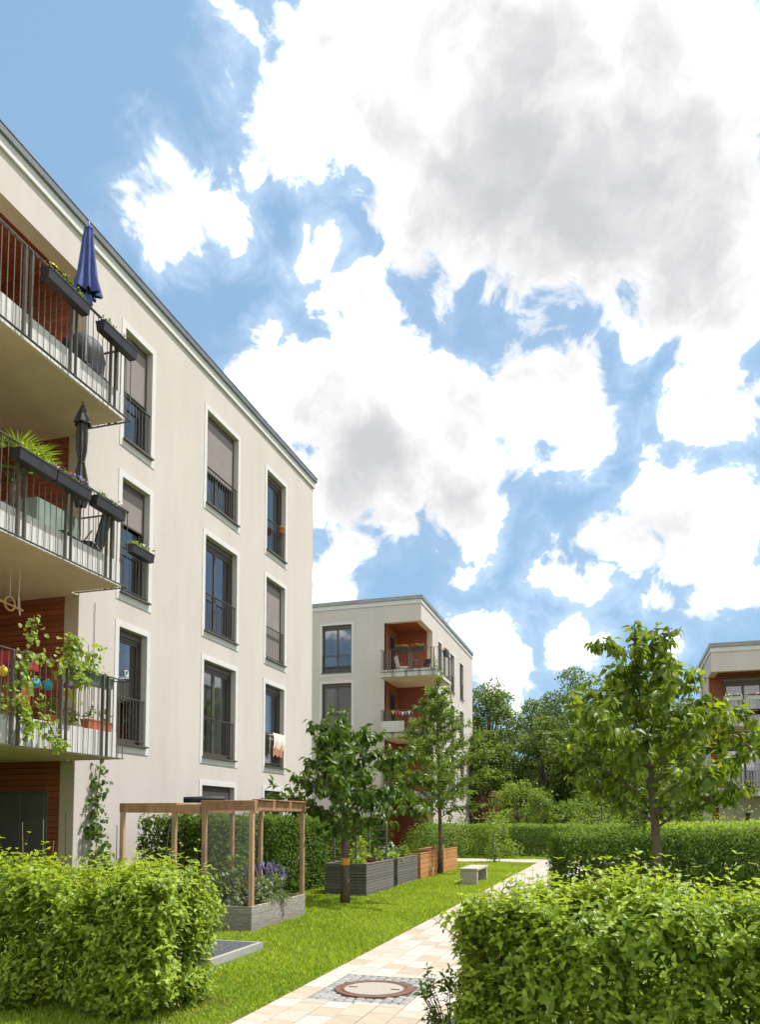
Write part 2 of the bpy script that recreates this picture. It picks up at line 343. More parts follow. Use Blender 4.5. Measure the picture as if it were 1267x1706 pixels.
def add_streaks(name, lo=0.90):
    nt = MATS[name].node_tree; N = nt.nodes.new; L = nt.links.new; P = nt.nodes['Principled BSDF']; src = P.inputs['Base Color'].links[0].from_socket
    tc = N('ShaderNodeTexCoord'); mp = N('ShaderNodeMapping'); mp.inputs['Scale'].default_value = (1.5, 1.5, 0.16); L(tc.outputs['Object'], mp.inputs[0])
    n = N('ShaderNodeTexNoise'); n.inputs['Scale'].default_value = 1.6; n.inputs['Detail'].default_value = 7; n.inputs['Roughness'].default_value = .65; L(mp.outputs[0], n.inputs['Vector'])
    mr = N('ShaderNodeMapRange'); L(n.outputs[0], mr.inputs[0]); mr.inputs[1].default_value = .42; mr.inputs[2].default_value = .72; mr.inputs[3].default_value = 1.0; mr.inputs[4].default_value = lo
    mx = N('ShaderNodeMix'); mx.data_type = 'RGBA'; mx.blend_type = 'MULTIPLY'; mx.inputs[0].default_value = 1; L(src, mx.inputs[6]); L(mr.outputs[0], mx.inputs[7]); L(mx.outputs[2], P.inputs['Base Color'])
add_streaks('plaster', .96); add_streaks('concrete_edge', .75)

# leaves ------------------------------------------------------------
def leaf_template(w=0.5, fold=0.25, droop=0.35, wave=0.0):
    ys = [0.0, 0.22, 0.5, 0.78, 1.0]; ws = [0.0, 0.36, 0.5, 0.33, 0.0]
    V = []; F = []
    def z(y): return -droop*y*y
    V.append((0, 0, 0))
    for i in (1, 2, 3):
        y, hw = ys[i], ws[i]*w
        V += [(0, y, z(y)), (-hw, y - 0.04, z(y) + fold*hw + wave*((i % 2)*2-1)), (hw, y - 0.04, z(y) + fold*hw - wave*((i % 2)*2-1))]
    V.append((0, 1, z(1)))
    F += [(0, 3, 1), (0, 1, 2)]
    for a in (1, 4): F += [(a, a+2, a+5), (a, a+5, a+3), (a, a+3, a+4), (a, a+4, a+1)]
    F += [(7, 9, 10), (7, 10, 8)]
    return np.array(V, float), np.array(F, int)
def leaf_small(w=0.5, fold=0.3, droop=0.2):
    V = [(0, 0, 0), (-w/2, 0.5, fold*w/2), (w/2, 0.5, fold*w/2), (0, 1, -droop), (0, 0.5, -droop*0.2)]
    return np.array(V, float), np.array([(0, 2, 4), (0, 4, 1), (4, 2, 3), (1, 4, 3)], int)
def leaf_flat(w=0.6):
    return np.array([(0, 0, 0), (w/2, 0.45, 0.08), (0, 1, -0.1), (-w/2, 0.45, 0.08)], float), np.array([(0, 1, 2), (0, 2, 3)], int)
def frames(T, Nn):
    T = T/np.linalg.norm(T, axis=1, keepdims=True); S = np.cross(T, Nn); S /= np.linalg.norm(S, axis=1, keepdims=True) + 1e-9
    Nn = np.cross(S, T); return np.stack([S, T, Nn], axis=2)          # columns
def np_mesh(name, V, F, material, rnd=None, smooth=True):
    me = bpy.data.meshes.new(name); nv, nf, k = len(V), len(F), F.shape[1]
    me.vertices.add(nv); me.vertices.foreach_set('co', V.astype(np.float32).ravel())
    me.loops.add(nf*k); me.loops.foreach_set('vertex_index', F.astype(np.int32).ravel())
    me.polygons.add(nf); me.polygons.foreach_set('loop_start', np.arange(0, nf*k, k, dtype=np.int32))
    if smooth: me.polygons.foreach_set('use_smooth', np.ones(nf, bool))
    if rnd is not None:
        a = me.attributes.new('rnd', 'FLOAT', 'POINT'); a.data.foreach_set('value', rnd.astype(np.float32))
    me.materials.append(MATS[material]); me.update(calc_edges=True); return me
def leaves(name, P, T, Nn, size, rnd, tmpl, material, parent=None):
    V0, F0 = tmpl; M = frames(T, Nn); n, k = len(P), len(V0)
    V = np.einsum('nij,kj->nki', M, V0)*size[:, None, None] + (P - np.array(org(parent)))[:, None, :]
    F = (F0[None] + (np.arange(n)*k)[:, None, None]).reshape(-1, F0.shape[1])
    return link(name, np_mesh(name, V.reshape(-1, 3), F, material, np.repeat(rnd, k)), parent)
LEAFV = {}
def leaf_objects(P, T, Nn, size, rnd, tmpl, key, material, parent, name='leaf'):
    if key not in LEAFV:
        V0, F0 = tmpl; LEAFV[key] = [np_mesh('leaf', V0*(1, 1 , 0.7 + 0.1*i), F0, material, np.full(len(V0), (i + 0.5)/8)) for i in range(8)]
    M = frames(T, Nn); r = np.array(org(parent))
    for i in range(len(P)):
        m = np.eye(4); m[:3, :3] = M[i]*size[i]; m[:3, 3] = P[i] - r
        link(name, LEAFV[key][min(7, int(rnd[i]*8))], parent, M=Matrix(m.tolist()))
def rvec(n): 
    v = RNG.normal(size=(n, 3)); return v/np.linalg.norm(v, axis=1, keepdims=True)
CAM = np.array((0, 0, 1.7))
T_BROAD = leaf_template(0.58, 0.45, 0.42, 0.02); T_CHERRY = leaf_template(0.50, 0.5, 0.32); T_SMALL = leaf_small(0.6); T_FLAT = leaf_flat(0.65)

# ------------------------------------------------------------------ ground, path
GX0, GX1 = -3.10, -1.14
g = MB(); g.quad((-400, -60, 0), (400, -60, 0), (400, 700, 0), (-400, 700, 0))
ground = struct(g.build('ground', 'lawn'))
pb = MB(); pb.quad((GX0-0.03, -1, 0.006), (GX1+0.03, -1, 0.006), (GX1+0.03, 34.1, 0.006), (GX0-0.03, 34.1, 0.006))
pb.quad((-14, 31.62, 0.004), (GX0-0.03, 31.62, 0.004), (GX0-0.03, 34.1, 0.004), (-14, 34.1, 0.004)); pb.quad((GX1+0.03, 31.62, 0.004), (9, 31.62, 0.004), (9, 34.1, 0.004), (GX1+0.03, 34.1, 0.004))
path = struct(pb.build('path', 'joint_sand'))
# crumbly soil strips along the paving
for sx, side in ((GX0, -1), (GX1, 1)):
    m = MB(); n = 160; L_ = []; R_ = []
    for i in range(n+1):
        y = 2 + 29.5*i/n; w = 0.05 + 0.10*random.random()
        L_.append((sx, y, 0.003)); R_.append((sx + side*w, y, 0.003))
    for i in range(n): m.quad(L_[i], R_[i], R_[i+1], L_[i+1])
    struct(m.build('soil_edge', 'edge_soil', path))
SW = 0.245; stones = []
MHX, MHY, SET = -2.37, 7.58, (-2.855, -1.875, 6.98, 8.18)
for k in range(8):
    x0 = GX0 + k*SW; y = 3.2 + random.random()*0.3
    while y < 34.0:
        ln = random.choice((0.24, 0.3, 0.3, 0.36, 0.42)); y1 = min(y + ln, 34.05)
        ya, yb = y, y1
        if 0 < k < 5:                                # leave the setts around the manhole free
            if ya < SET[2] < yb: yb = SET[2]
            elif ya < SET[3] < yb: ya = SET[3]
            elif ya >= SET[2] and yb <= SET[3]: y = y1; continue
        if yb - ya > 0.05: stones.append((x0, ya, x0 + SW, yb))
        y = y1
random.shuffle(stones); stones.sort(key=lambda s: (s[1] < 5.3, s[1]))
def stone_mat(): return random.choices(('stone_cream', 'stone_tan', 'stone_pink'), (0.56, 0.24, 0.20))[0]
STONE = {}
def stone_mesh(w, l, mt):
    key = (round(w, 3), round(l, 2), mt)
    if key not in STONE: STONE[key] = MB().bbox(0.004, w - 0.004, 0.004, l - 0.004, 0, 0.016, 0.004).mesh('paving_stone', mt)
    return STONE[key]
for (a, b, c, d_) in stones[:300]:
    link('paving_stone', stone_mesh(c - a, d_ - b, stone_mat()), path, loc=(a, b, 0.006 + random.uniform(0, 0.003)))
rest = {k: MB() for k in ('stone_cream', 'stone_tan', 'stone_pink')}
def add_flat(a, b, c, d_): rest[stone_mat()].box(a + 0.003, c - 0.003, b + 0.003, d_ - 0.003, 0.008, 0.022)
for s_ in stones[300:]: add_flat(*s_)
for r0, r1 in ((-13.9, GX0 - 0.01), (GX1 + 0.01, 8.9)):
    for k in range(10):
        x = r0
        while x < r1 - 0.1:
            x1 = min(x + random.choice((0.3, 0.36, 0.42)), r1); add_flat(x, 31.65 + k*SW, x1, 31.65 + (k+1)*SW); x = x1
for k, m in rest.items(): stuff(m.build('far_paving_stones', k, path))
# setts
SETT = [MB().bbox(-0.043, 0.043, -0.043, 0.043, 0, 0.016, 0.009).mesh('sett', 'sett_grey') for _ in range(3)]
ny, nx = 13, 11
for i in range(nx):
    for j in range(ny):
        x = SET[0] + 0.045 + (SET[1]-SET[0]-0.09)*i/(nx-1); y = SET[2] + 0.045 + (SET[3]-SET[2]-0.09)*j/(ny-1)
        if math.hypot(x - MHX, y - MHY) < 0.425: continue
        o = link('sett', random.choice(SETT), path, loc=(x + random.uniform(-.006, .006), y + random.uniform(-.006, .006), 0.004))
        o.rotation_euler = (random.uniform(-.04, .04), random.uniform(-.04, .04), random.uniform(-.16, .16)); o.scale = (random.uniform(.85, 1.0), random.uniform(.88, 1.02), 1)
mh = thing('manhole_cover', (MHX, MHY, 0.006), 'round manhole cover with rusty iron rim and concrete centre in the path', 'manhole cover')
MB().lathe([(0.30, 0.0), (0.392, 0.0), (0.392, 0.016), (0.385, 0.02), (0.335, 0.02), (0.332, 0.012), (0.325, 0.012), (0.322, 0.02), (0.302, 0.02), (0.30, 0.014)], 48, (MHX, MHY, 0.006), close=False).build('rim', 'iron_rust', mh)
MB().lathe([(0.0, 0.0), (0.299, 0.0), (0.299, 0.016), (0.0, 0.018)], 40, (MHX, MHY, 0.006), close=False).build('lid', 'lid_concrete', mh, smooth=False)
for sx in (-1, 1): MB().box(MHX + sx*0.22 - 0.045, MHX + sx*0.22 + 0.045, MHY - 0.012, MHY + 0.012, 0.02, 0.0262).build('lifting_slot', 'black', mh)
for k in range(24):
    q = 2*math.pi*k/24; c, s_ = math.cos(q), math.sin(q)
    if k % 12 == 0: MB().box(MHX + 0.36*c - 0.02, MHX + 0.36*c + 0.02, MHY + 0.36*s_ - 0.02, MHY + 0.36*s_ + 0.02, 0.024, 0.028).build('stud', 'iron_rust', mh)
# cellar grating
gr = thing('light_well_grating', (-4.95, 8.9, 0), 'galvanised steel light well grating in a concrete kerb on the lawn', 'grating')
x0, x1, y0, y1 = -5.6, -4.55, 8.2, 9.6
m = MB(); m.box(x0, x1, y0, y0+0.06, 0, 0.085); m.box(x0, x1, y1-0.06, y1, 0, 0.085); m.box(x0, x0+0.06, y0+0.06, y1-0.06, 0, 0.085); m.box(x1-0.06, x1, y0+0.06, y1-0.06, 0, 0.085); m.build('kerb', 'concrete_frame', gr)
MB().box(x0+.07, x1-.07, y0+.07, y1-.07, 0.003, 0.03).build('shaft_cover', 'galvanised', gr)
bm_ = MB().box(-.003, .003, y0+.05, y1-.05, 0.06, 0.092).mesh('bar', 'galvanised', off=(0, 0, 0)); n = 30
for i in range(n): link('bar', bm_, gr).location = (x0 + .07 + (x1-x0-.14)*i/(n-1) + 4.95, -8.9, 0)
cb = MB().box(x0+.05, x1-.05, -.003, .003, 0.07, 0.09).mesh('cross_bar', 'galvanised')
for i in range(30): link('cross_bar', cb, gr).location = (4.95, y0 + .09 + (y1-y0-.18)*i/29 - 8.9, 0)

# ------------------------------------------------------------------ facades
class Fac:
    def __init__(s, kind, base): s.k = kind; s.b = base
    def P(s, u, v, w):
        if s.k == 'px': return (s.b + w, u, v)
        if s.k == 'nx': return (s.b - w, u, v)
        return (u, s.b - w, v)
    def box(s, m, u0, u1, v0, v1, w0, w1):
        a, b = s.P(u0, v0, w0), s.P(u1, v1, w1)
        return m.box(*(y for p in zip(a, b) for y in (min(p), max(p))))
def wall_sheet(fac, u0, u1, v0, v1, openings, name, material, parent):
    m = MB(); us = sorted({u0, u1, *[o[0] for o in openings], *[o[1] for o in openings]}); vs_ = sorted({v0, v1, *[o[2] for o in openings], *[o[3] for o in openings]})
    us = [u for u in us if u0 <= u <= u1]; vs_ = [v for v in vs_ if v0 <= v <= v1]
    for a, b in zip(us, us[1:]):
        for c, d in zip(vs_, vs_[1:]):
            cu, cv = (a+b)/2, (c+d)/2
            if any(o[0] < cu < o[1] and o[2] < cv < o[3] for o in openings): continue
            m.quad(fac.P(a, c, 0), fac.P(b, c, 0), fac.P(b, d, 0), fac.P(a, d, 0))
    for o in openings:
        a, b, c, d, dep = o
        if dep <= 0: continue
        q = [(a, c), (b, c), (b, d), (a, d)]
        for (p, r) in zip(q, q[1:] + q[:1]): m.quad(fac.P(*p, 0), fac.P(*r, 0), fac.P(*r, -dep), fac.P(*p, -dep))
    return m.build(name, material, parent)
BALS = {}
def baluster(parent, p, h, t=0.014, material='rail_metal', flat=None, name='baluster'):
    key = (round(h, 3), t, material, flat)
    if key not in BALS:
        m = MB()
        if flat: m.box(-flat[0]/2, flat[0]/2, -flat[1]/2, flat[1]/2, 0, h)
        else: m.tube([(0, 0, 0), (0, 0, h)], t/2, 6)
        BALS[key] = m.mesh(name, material, smooth=False)
    return link(name, BALS[key], parent, loc=p)
def window(bld, fac, u0, u1, v0, v1, double=False, blind=None, rail=True, curtain=None, surround=0.125, tilt=False, sill=True, bottom=0.17, nb=None, room_depth=2.4, rec=0.23):
    fr = MB(); B = lambda *a: fac.box(fr, *a); t = 0.045
    vt = v1 - 0.13
    B(u0, u1, vt, v1, -rec, -rec+0.10)                                           # blind housing
    B(u0, u0+t, v0, vt, -rec, -rec+0.07); B(u1-t, u1, v0, vt, -rec, -rec+0.07); B(u0+t, u1-t, v0, v0+0.07, -rec, -rec+0.07); B(u0+t, u1-t, vt-0.05, vt, -rec, -rec+0.07)
    B(u0+0.002, u0+0.035, v0+0.01, vt, -rec+0.07, -rec+0.105); B(u1-0.035, u1-0.002, v0+0.01, vt, -rec+0.07, -rec+0.105)   # blind guides
    wn = fr.build('window', 'bronze', bld)
    ia, ib, ja, jb = u0+t, u1-t, v0+0.07, vt-0.05
    cells = [(ia, ib)] if not double else [(ia, (ia+ib)/2), ((ia+ib)/2, ib)]
    for n, (a, b) in enumerate(cells):
        s = MB(); q = 0.052
        for bx in ((a+.004, a+q, ja, jb), (b-q, b-.004, ja, jb), (a+q, b-q, ja, ja+q), (a+q, b-q, jb-q, jb)): fac.box(s, *bx, -rec+0.012, -rec+0.052)
        so_ = s.build('sash', 'bronze', wn)
        MB().quad(fac.P(a+q, ja+q, -rec+0.03), fac.P(b-q, ja+q, -rec+0.03), fac.P(b-q, jb-q, -rec+0.03), fac.P(a+q, jb-q, -rec+0.03)).build('pane', 'glass', wn)
        h = MB(); hu = b - q/2 if n == 0 else a + q/2; fac.box(h, hu-0.012, hu+0.012, (ja+jb)/2-0.2, (ja+jb)/2-0.06, -rec+0.052, -rec+0.066); h.build('handle', 'bronze', wn)
    rm = MB(); e = 0.35 if rec > 0 else 0.0; D = -rec - room_depth
    a, b, c, d = u0-e, u1+e, v0-0.08, v1+0.12
    rm.quad(fac.P(a,c,D), fac.P(b,c,D), fac.P(b,d,D), fac.P(a,d,D))
    for p, r in (((a,c),(b,c)), ((b,c),(b,d)), ((b,d),(a,d)), ((a,d),(a,c))): rm.quad(fac.P(*p,-rec-.002), fac.P(*r,-rec-.002), fac.P(*r,D), fac.P(*p,D))
    fa, fb_, fc_, fd_ = u0-0.001, u1+0.001, v0-0.001, v1+0.001
    for q in (((a,c),(b,c),(b,fc_),(a,fc_)), ((a,fd_),(b,fd_),(b,d),(a,d)), ((a,fc_),(fa,fc_),(fa,fd_),(a,fd_)), ((fb_,fc_),(b,fc_),(b,fd_),(fb_,fd_))): rm.quad(*[fac.P(*p, -rec-.002) for p in q])
    rm.build('room_lining', 'room_wall', wn)
    if surround:
        s = MB(); k = surround; o = 0.012
        for bx in ((u0-k, u0, v0-bottom, v1+k), (u1, u1+k, v0-bottom, v1+k), (u0, u1, v1, v1+k), (u0, u1, v0-bottom, v0-0.03)): fac.box(s, *bx, 0.0005, o)
        s.build('surround', 'trim_white', wn)
    if sill:
        s = MB(); fac.box(s, u0-0.03, u1+0.03, v0-0.03, v0+0.004, -rec+0.07, 0.075); s.build('sill', 'bronze', wn)
    if blind is not None:
        s = MB(); fac.box(s, u0+0.036, u1-0.036, blind, vt+0.05, -rec+0.085, -rec+0.092)
        bl = s.build('blind', 'blind', wn); s = MB(); fac.box(s, u0+0.036, u1-0.036, blind-0.035, blind, -rec+0.075, -rec+0.103); s.build('blind_rail', 'bronze', wn)
    if curtain:
        for (ca, cb) in curtain:
            s = MB(); n = 26; prev = None
            for i in range(n+1):
                uu = u0 + (u1-u0)*(ca + (cb-ca)*i/n); ww = -rec - 0.12 + 0.035*math.sin(i*1.35) + 0.01*math.sin(i*3.1)
                cur = (uu, ww)
                if prev: s.quad(fac.P(prev[0], v0+0.02, prev[1]), fac.P(cur[0], v0+0.02, cur[1]), fac.P(cur[0], v1, cur[1]), fac.P(prev[0], v1, prev[1]))
                prev = cur
            s.build('curtain', 'curtain', wn, smooth=True)
    if tilt:
        s = MB(); a, b = cells[0]; q = 0.06
        p = lambda uu, vv: fac.P(uu, vv, -rec - 0.02 - 0.28*(vv-ja)/(jb-ja))
        for (pa, pb_) in (((a, ja), (a, jb)), ((b-.03, ja), (b-.03, jb)), ((a, jb), (b-.03, jb))): s.bar(p(*pa), p(*pb_), 0.05, 0.06, up=fac.P(0,0,1) if False else ((1,0,0) if fac.k != 'ny' else (0,1,0)))
        s.build('tilted_sash', 'bronze', wn)
    if rail:
        rv = v0 + 0.93; wr = -0.045
        s = MB(); fac.box(s, u0-0.0, u1+0.0, rv, rv+0.014, wr-0.022, wr+0.022); s.build('top_rail', 'rail_metal', wn)
        s = MB(); fac.box(s, u0, u1, v0+0.085, v0+0.097, wr-0.016, wr+0.016); s.build('bottom_rail', 'rail_metal', wn)
        n = nb or max(6, int((u1-u0)/0.118))
        for i in range(n+1):
            uu = u0 + 0.03 + (u1-u0-0.06)*i/n; end = i in (0, n)
            baluster(wn, fac.P(uu, v0+0.02 if end else v0+0.097, wr), 0.91 if end else 0.833, flat=(0.028, 0.012) if end and fac.k == 'ny' else ((0.012, 0.028) if end else None))
    return wn
def railing(parent, pts, z0, z1, spacing=0.125, post_gap=1.02, light='rail_light', pair=0.13, skip_bottom=0.0):
    t = MB(); b = MB()
    for p, q in zip(pts, pts[1:]):
        t.bar((*p, z1), (*q, z1), 0.05, 0.012); b.bar((*p, z0), (*q, z0), 0.04, 0.012)
    t.build('top_rail', 'rail_metal', parent); b.build('bottom_rail', 'rail_metal', parent)
    for si, (p, q) in enumerate(zip(pts, pts[1:])):
        p, q = Vector((*p, 0)), Vector((*q, 0)); L_ = (q-p).length; d = (q-p)/L_; alongy = abs(d.y) > 0.5
        posts = []
        x = post_gap*0.38
        while x < L_ - 0.05: posts += [x - pair/2, x + pair/2]; x += post_gap
        for x in posts:
            if not 0 < x < L_: continue
            c = p + d*x; baluster(parent, (c.x, c.y, z0+0.006), z1-z0-0.012, material='rail_light', flat=(0.05, 0.014) if not alongy else (0.05, 0.016), name='post')
        n = int(L_/spacing)
        for i in range(n+1):
            x = 0.02 + (L_-0.04)*i/n
            if any(abs(x - a) < 0.035 for a in posts): continue
            c = p + d*x; baluster(parent, (c.x, c.y, z0+0.006), z1-z0-0.012, 0.014, light)

# ------------------------------------------------------------------ building A (long facade beside the camera)
XA = -9.31; ZR = 12.62
A = thing('apartment_building', (XA-4, 15, 0), 'long cream four-storey apartment block with balconies and tall windows beside the lawn', 'building')
FA = Fac('px', XA)
LV = (3.0, 6.02, 9.04)                                  # floor levels
c1, c2, c3 = (12.97, 13.92), (16.25, 17.86), (19.62, 20.9)
wins = []
for fl, (vb, vt) in enumerate(((3.2, 5.5), (6.2, 8.52), (9.3, 11.6))):
    for ci, c in enumerate((c1, c2, c3)): wins.append((ci, fl+1, c[0], c[1], vb, vt))
wins.append((1, 0, c2[0], c2[1], 0.32, 2.52)); wins.append((2, 0, 19.62, 20.9, 0.32, 2.52))
LOG = (6.6, 11.77)
ops = [(w[2], w[3], w[4], w[5], 0.235) for w in wins] + [(LOG[0], LOG[1], 0.02, 11.76, 0)]
wall_sheet(FA, 1.0, 23.08, 0, ZR, ops, 'wall', 'plaster', A)
m = MB(); m.quad((XA, 23.08, 0), (-22, 23.08, 0), (-22, 23.08, ZR), (XA, 23.08, ZR)); m.quad((XA, 1, 0), (-22, 1, 0), (-22, 1, ZR), (XA, 1, ZR)); m.quad((-22, 1, 0), (-22, 23.08, 0), (-22, 23.08, ZR), (-22, 1, ZR)); m.build('end_wall', 'plaster', A)
MB().box(-22, XA, 1.0, 23.08, ZR-0.02, ZR+0.02).build('roof', 'coping', A)
MB().box(-22.05, XA+0.05, 0.95, 23.13, ZR-0.14, ZR+0.06).build('cornice', 'trim_white', A)
MB().box(-22.1, XA+0.105, 0.9, 23.185, ZR+0.063, ZR+0.185).build('coping', 'coping', A)
m = MB(); m.box(XA+0.052, XA+0.115, 0.88, 23.2, ZR+0.188, ZR+0.205); m.build('drip_edge', 'rail_light', A)
# loggia lining
m = MB(); xi = -11.6
m.quad((XA, 11.77, 0.02), (XA-0.31, 11.77, 0.02), (XA-0.31, 11.77, 11.76), (XA, 11.77, 11.76))
m.quad((XA, LOG[0], 11.76), (XA, 11.77, 11.76), (XA-0.31, 11.77, 11.76), (XA-0.31, LOG[0], 11.76)); m.build('loggia_reveal', 'plaster_smooth', A)
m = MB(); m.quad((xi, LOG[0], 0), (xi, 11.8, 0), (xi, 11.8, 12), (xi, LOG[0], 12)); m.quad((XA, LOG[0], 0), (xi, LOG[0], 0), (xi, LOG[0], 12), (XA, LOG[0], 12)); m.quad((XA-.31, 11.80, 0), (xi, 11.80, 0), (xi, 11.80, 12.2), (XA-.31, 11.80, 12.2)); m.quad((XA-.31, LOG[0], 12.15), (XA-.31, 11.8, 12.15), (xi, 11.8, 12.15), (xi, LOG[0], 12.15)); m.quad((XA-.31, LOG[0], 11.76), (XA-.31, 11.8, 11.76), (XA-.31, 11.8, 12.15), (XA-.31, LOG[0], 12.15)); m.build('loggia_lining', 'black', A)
cl = MB().box(xi, XA-0.305, 11.79, 11.797, 0.02, 12.1).build('cladding', 'black', A)
bd = 0.108; zb = 0.06
BRD = MB().box(0, XA-0.308-xi, 0, 0.018, 0, bd-0.010).mesh('board', 'red_wood')
while zb < 12.09:
    fl = [z for z in (2.77, 5.78, 8.8) if zb > z and zb + bd < z + .23]
    if not fl: link('board', BRD, cl, loc=(xi, 11.77, zb))
    zb += bd
ce = MB().box(xi, XA-0.32, LOG[0], 11.76, 12.12, 12.128).build('loggia_ceiling', 'black', A)
BRC = MB().box(0, bd-0.01, LOG[0], 11.75, -0.018, 0).mesh('ceiling_board', 'red_wood')
for i in range(20): link('ceiling_board', BRC, ce, loc=(xi + 0.03 + i*bd, 0, 12.12))
# ground floor storage door in the end wall of the loggia
dr = MB().box(-10.95, -9.86, 11.725, 11.768, 0.03, 2.22).build('door', 'door_grey', A)
for a, b in ((-10.91, -10.42), (-10.39, -9.90)): MB().bbox(a, b, 11.712, 11.726, 0.06, 2.19, 0.008).build('door_leaf', 'door_grey', dr)
MB().tube([(-10.36, 11.69, 1.02), (-10.27, 11.69, 1.02)], 0.012, 8).build('handle', 'galvanised', dr)
MB().box(-11.02, -10.955, 11.72, 11.768, 0.03, 2.29).build('door_frame', 'red_wood', dr)
# balconies
for i, zf in enumerate(LV):
    zb = zf - 0.24; xo, ye = -8.32, 11.56
    bl = MB().box(xi, xo, 5.6, ye, zb, zf-0.002).build('balcony', 'concrete_soffit', A)
    MB().box(xi, XA-0.02, ye+0.001, 11.768, zb+.001, zf-0.003).build('inner_slab', 'concrete_soffit', bl)
    y = 5.6
    while y < ye - 0.01:
        y1 = min(y + 1.02, ye); MB().bbox(xo-0.10, xo+0.022, y+0.006, y1-0.006, zb+0.015, zf+0.20, 0.005).build('edge_panel', 'trim_white', bl); y = y1
    MB().bbox(-9.25, xo-0.105, ye-0.07, ye+0.02, zb+0.015, zf+0.20, 0.005).build('edge_panel', 'trim_white', bl)
    railing(bl, [(-8.2, 5.6), (-8.2, 11.45), (-8.2, 11.60), (-9.29, 11.60)][0:2] + [(-8.2, 11.62), (-9.29, 11.62)], zb+0.0, zf+1.12)
blinds = {(0, 3): 10.42, (0, 2): 7.68, (1, 3): 10.22, (2, 2): 6.28, (1, 0): 0.36}
curt = {(1, 1): [(0.05, 0.40), (0.5, 0.95)], (1, 2): [(0.05, 0.30)], (2, 1): [(0.05, 0.75)], (0, 1): None, (1, 3): [(0.0, 0.5)]}
for (ci, fl, a, b, vb, vt) in wins:
    window(A, FA, a, b, vb, vt, double=(ci == 1), blind=blinds.get((ci, fl)), curtain=curt.get((ci, fl)), rail=(fl > 0), tilt=(ci, fl) == (1, 2))
m = MB(); m.tube([(XA+0.02, 12.2, 3.9), (XA+0.02, 12.2, 5.75)], 0.006, 5); m.build('climbing_wire', 'rail_metal', A)

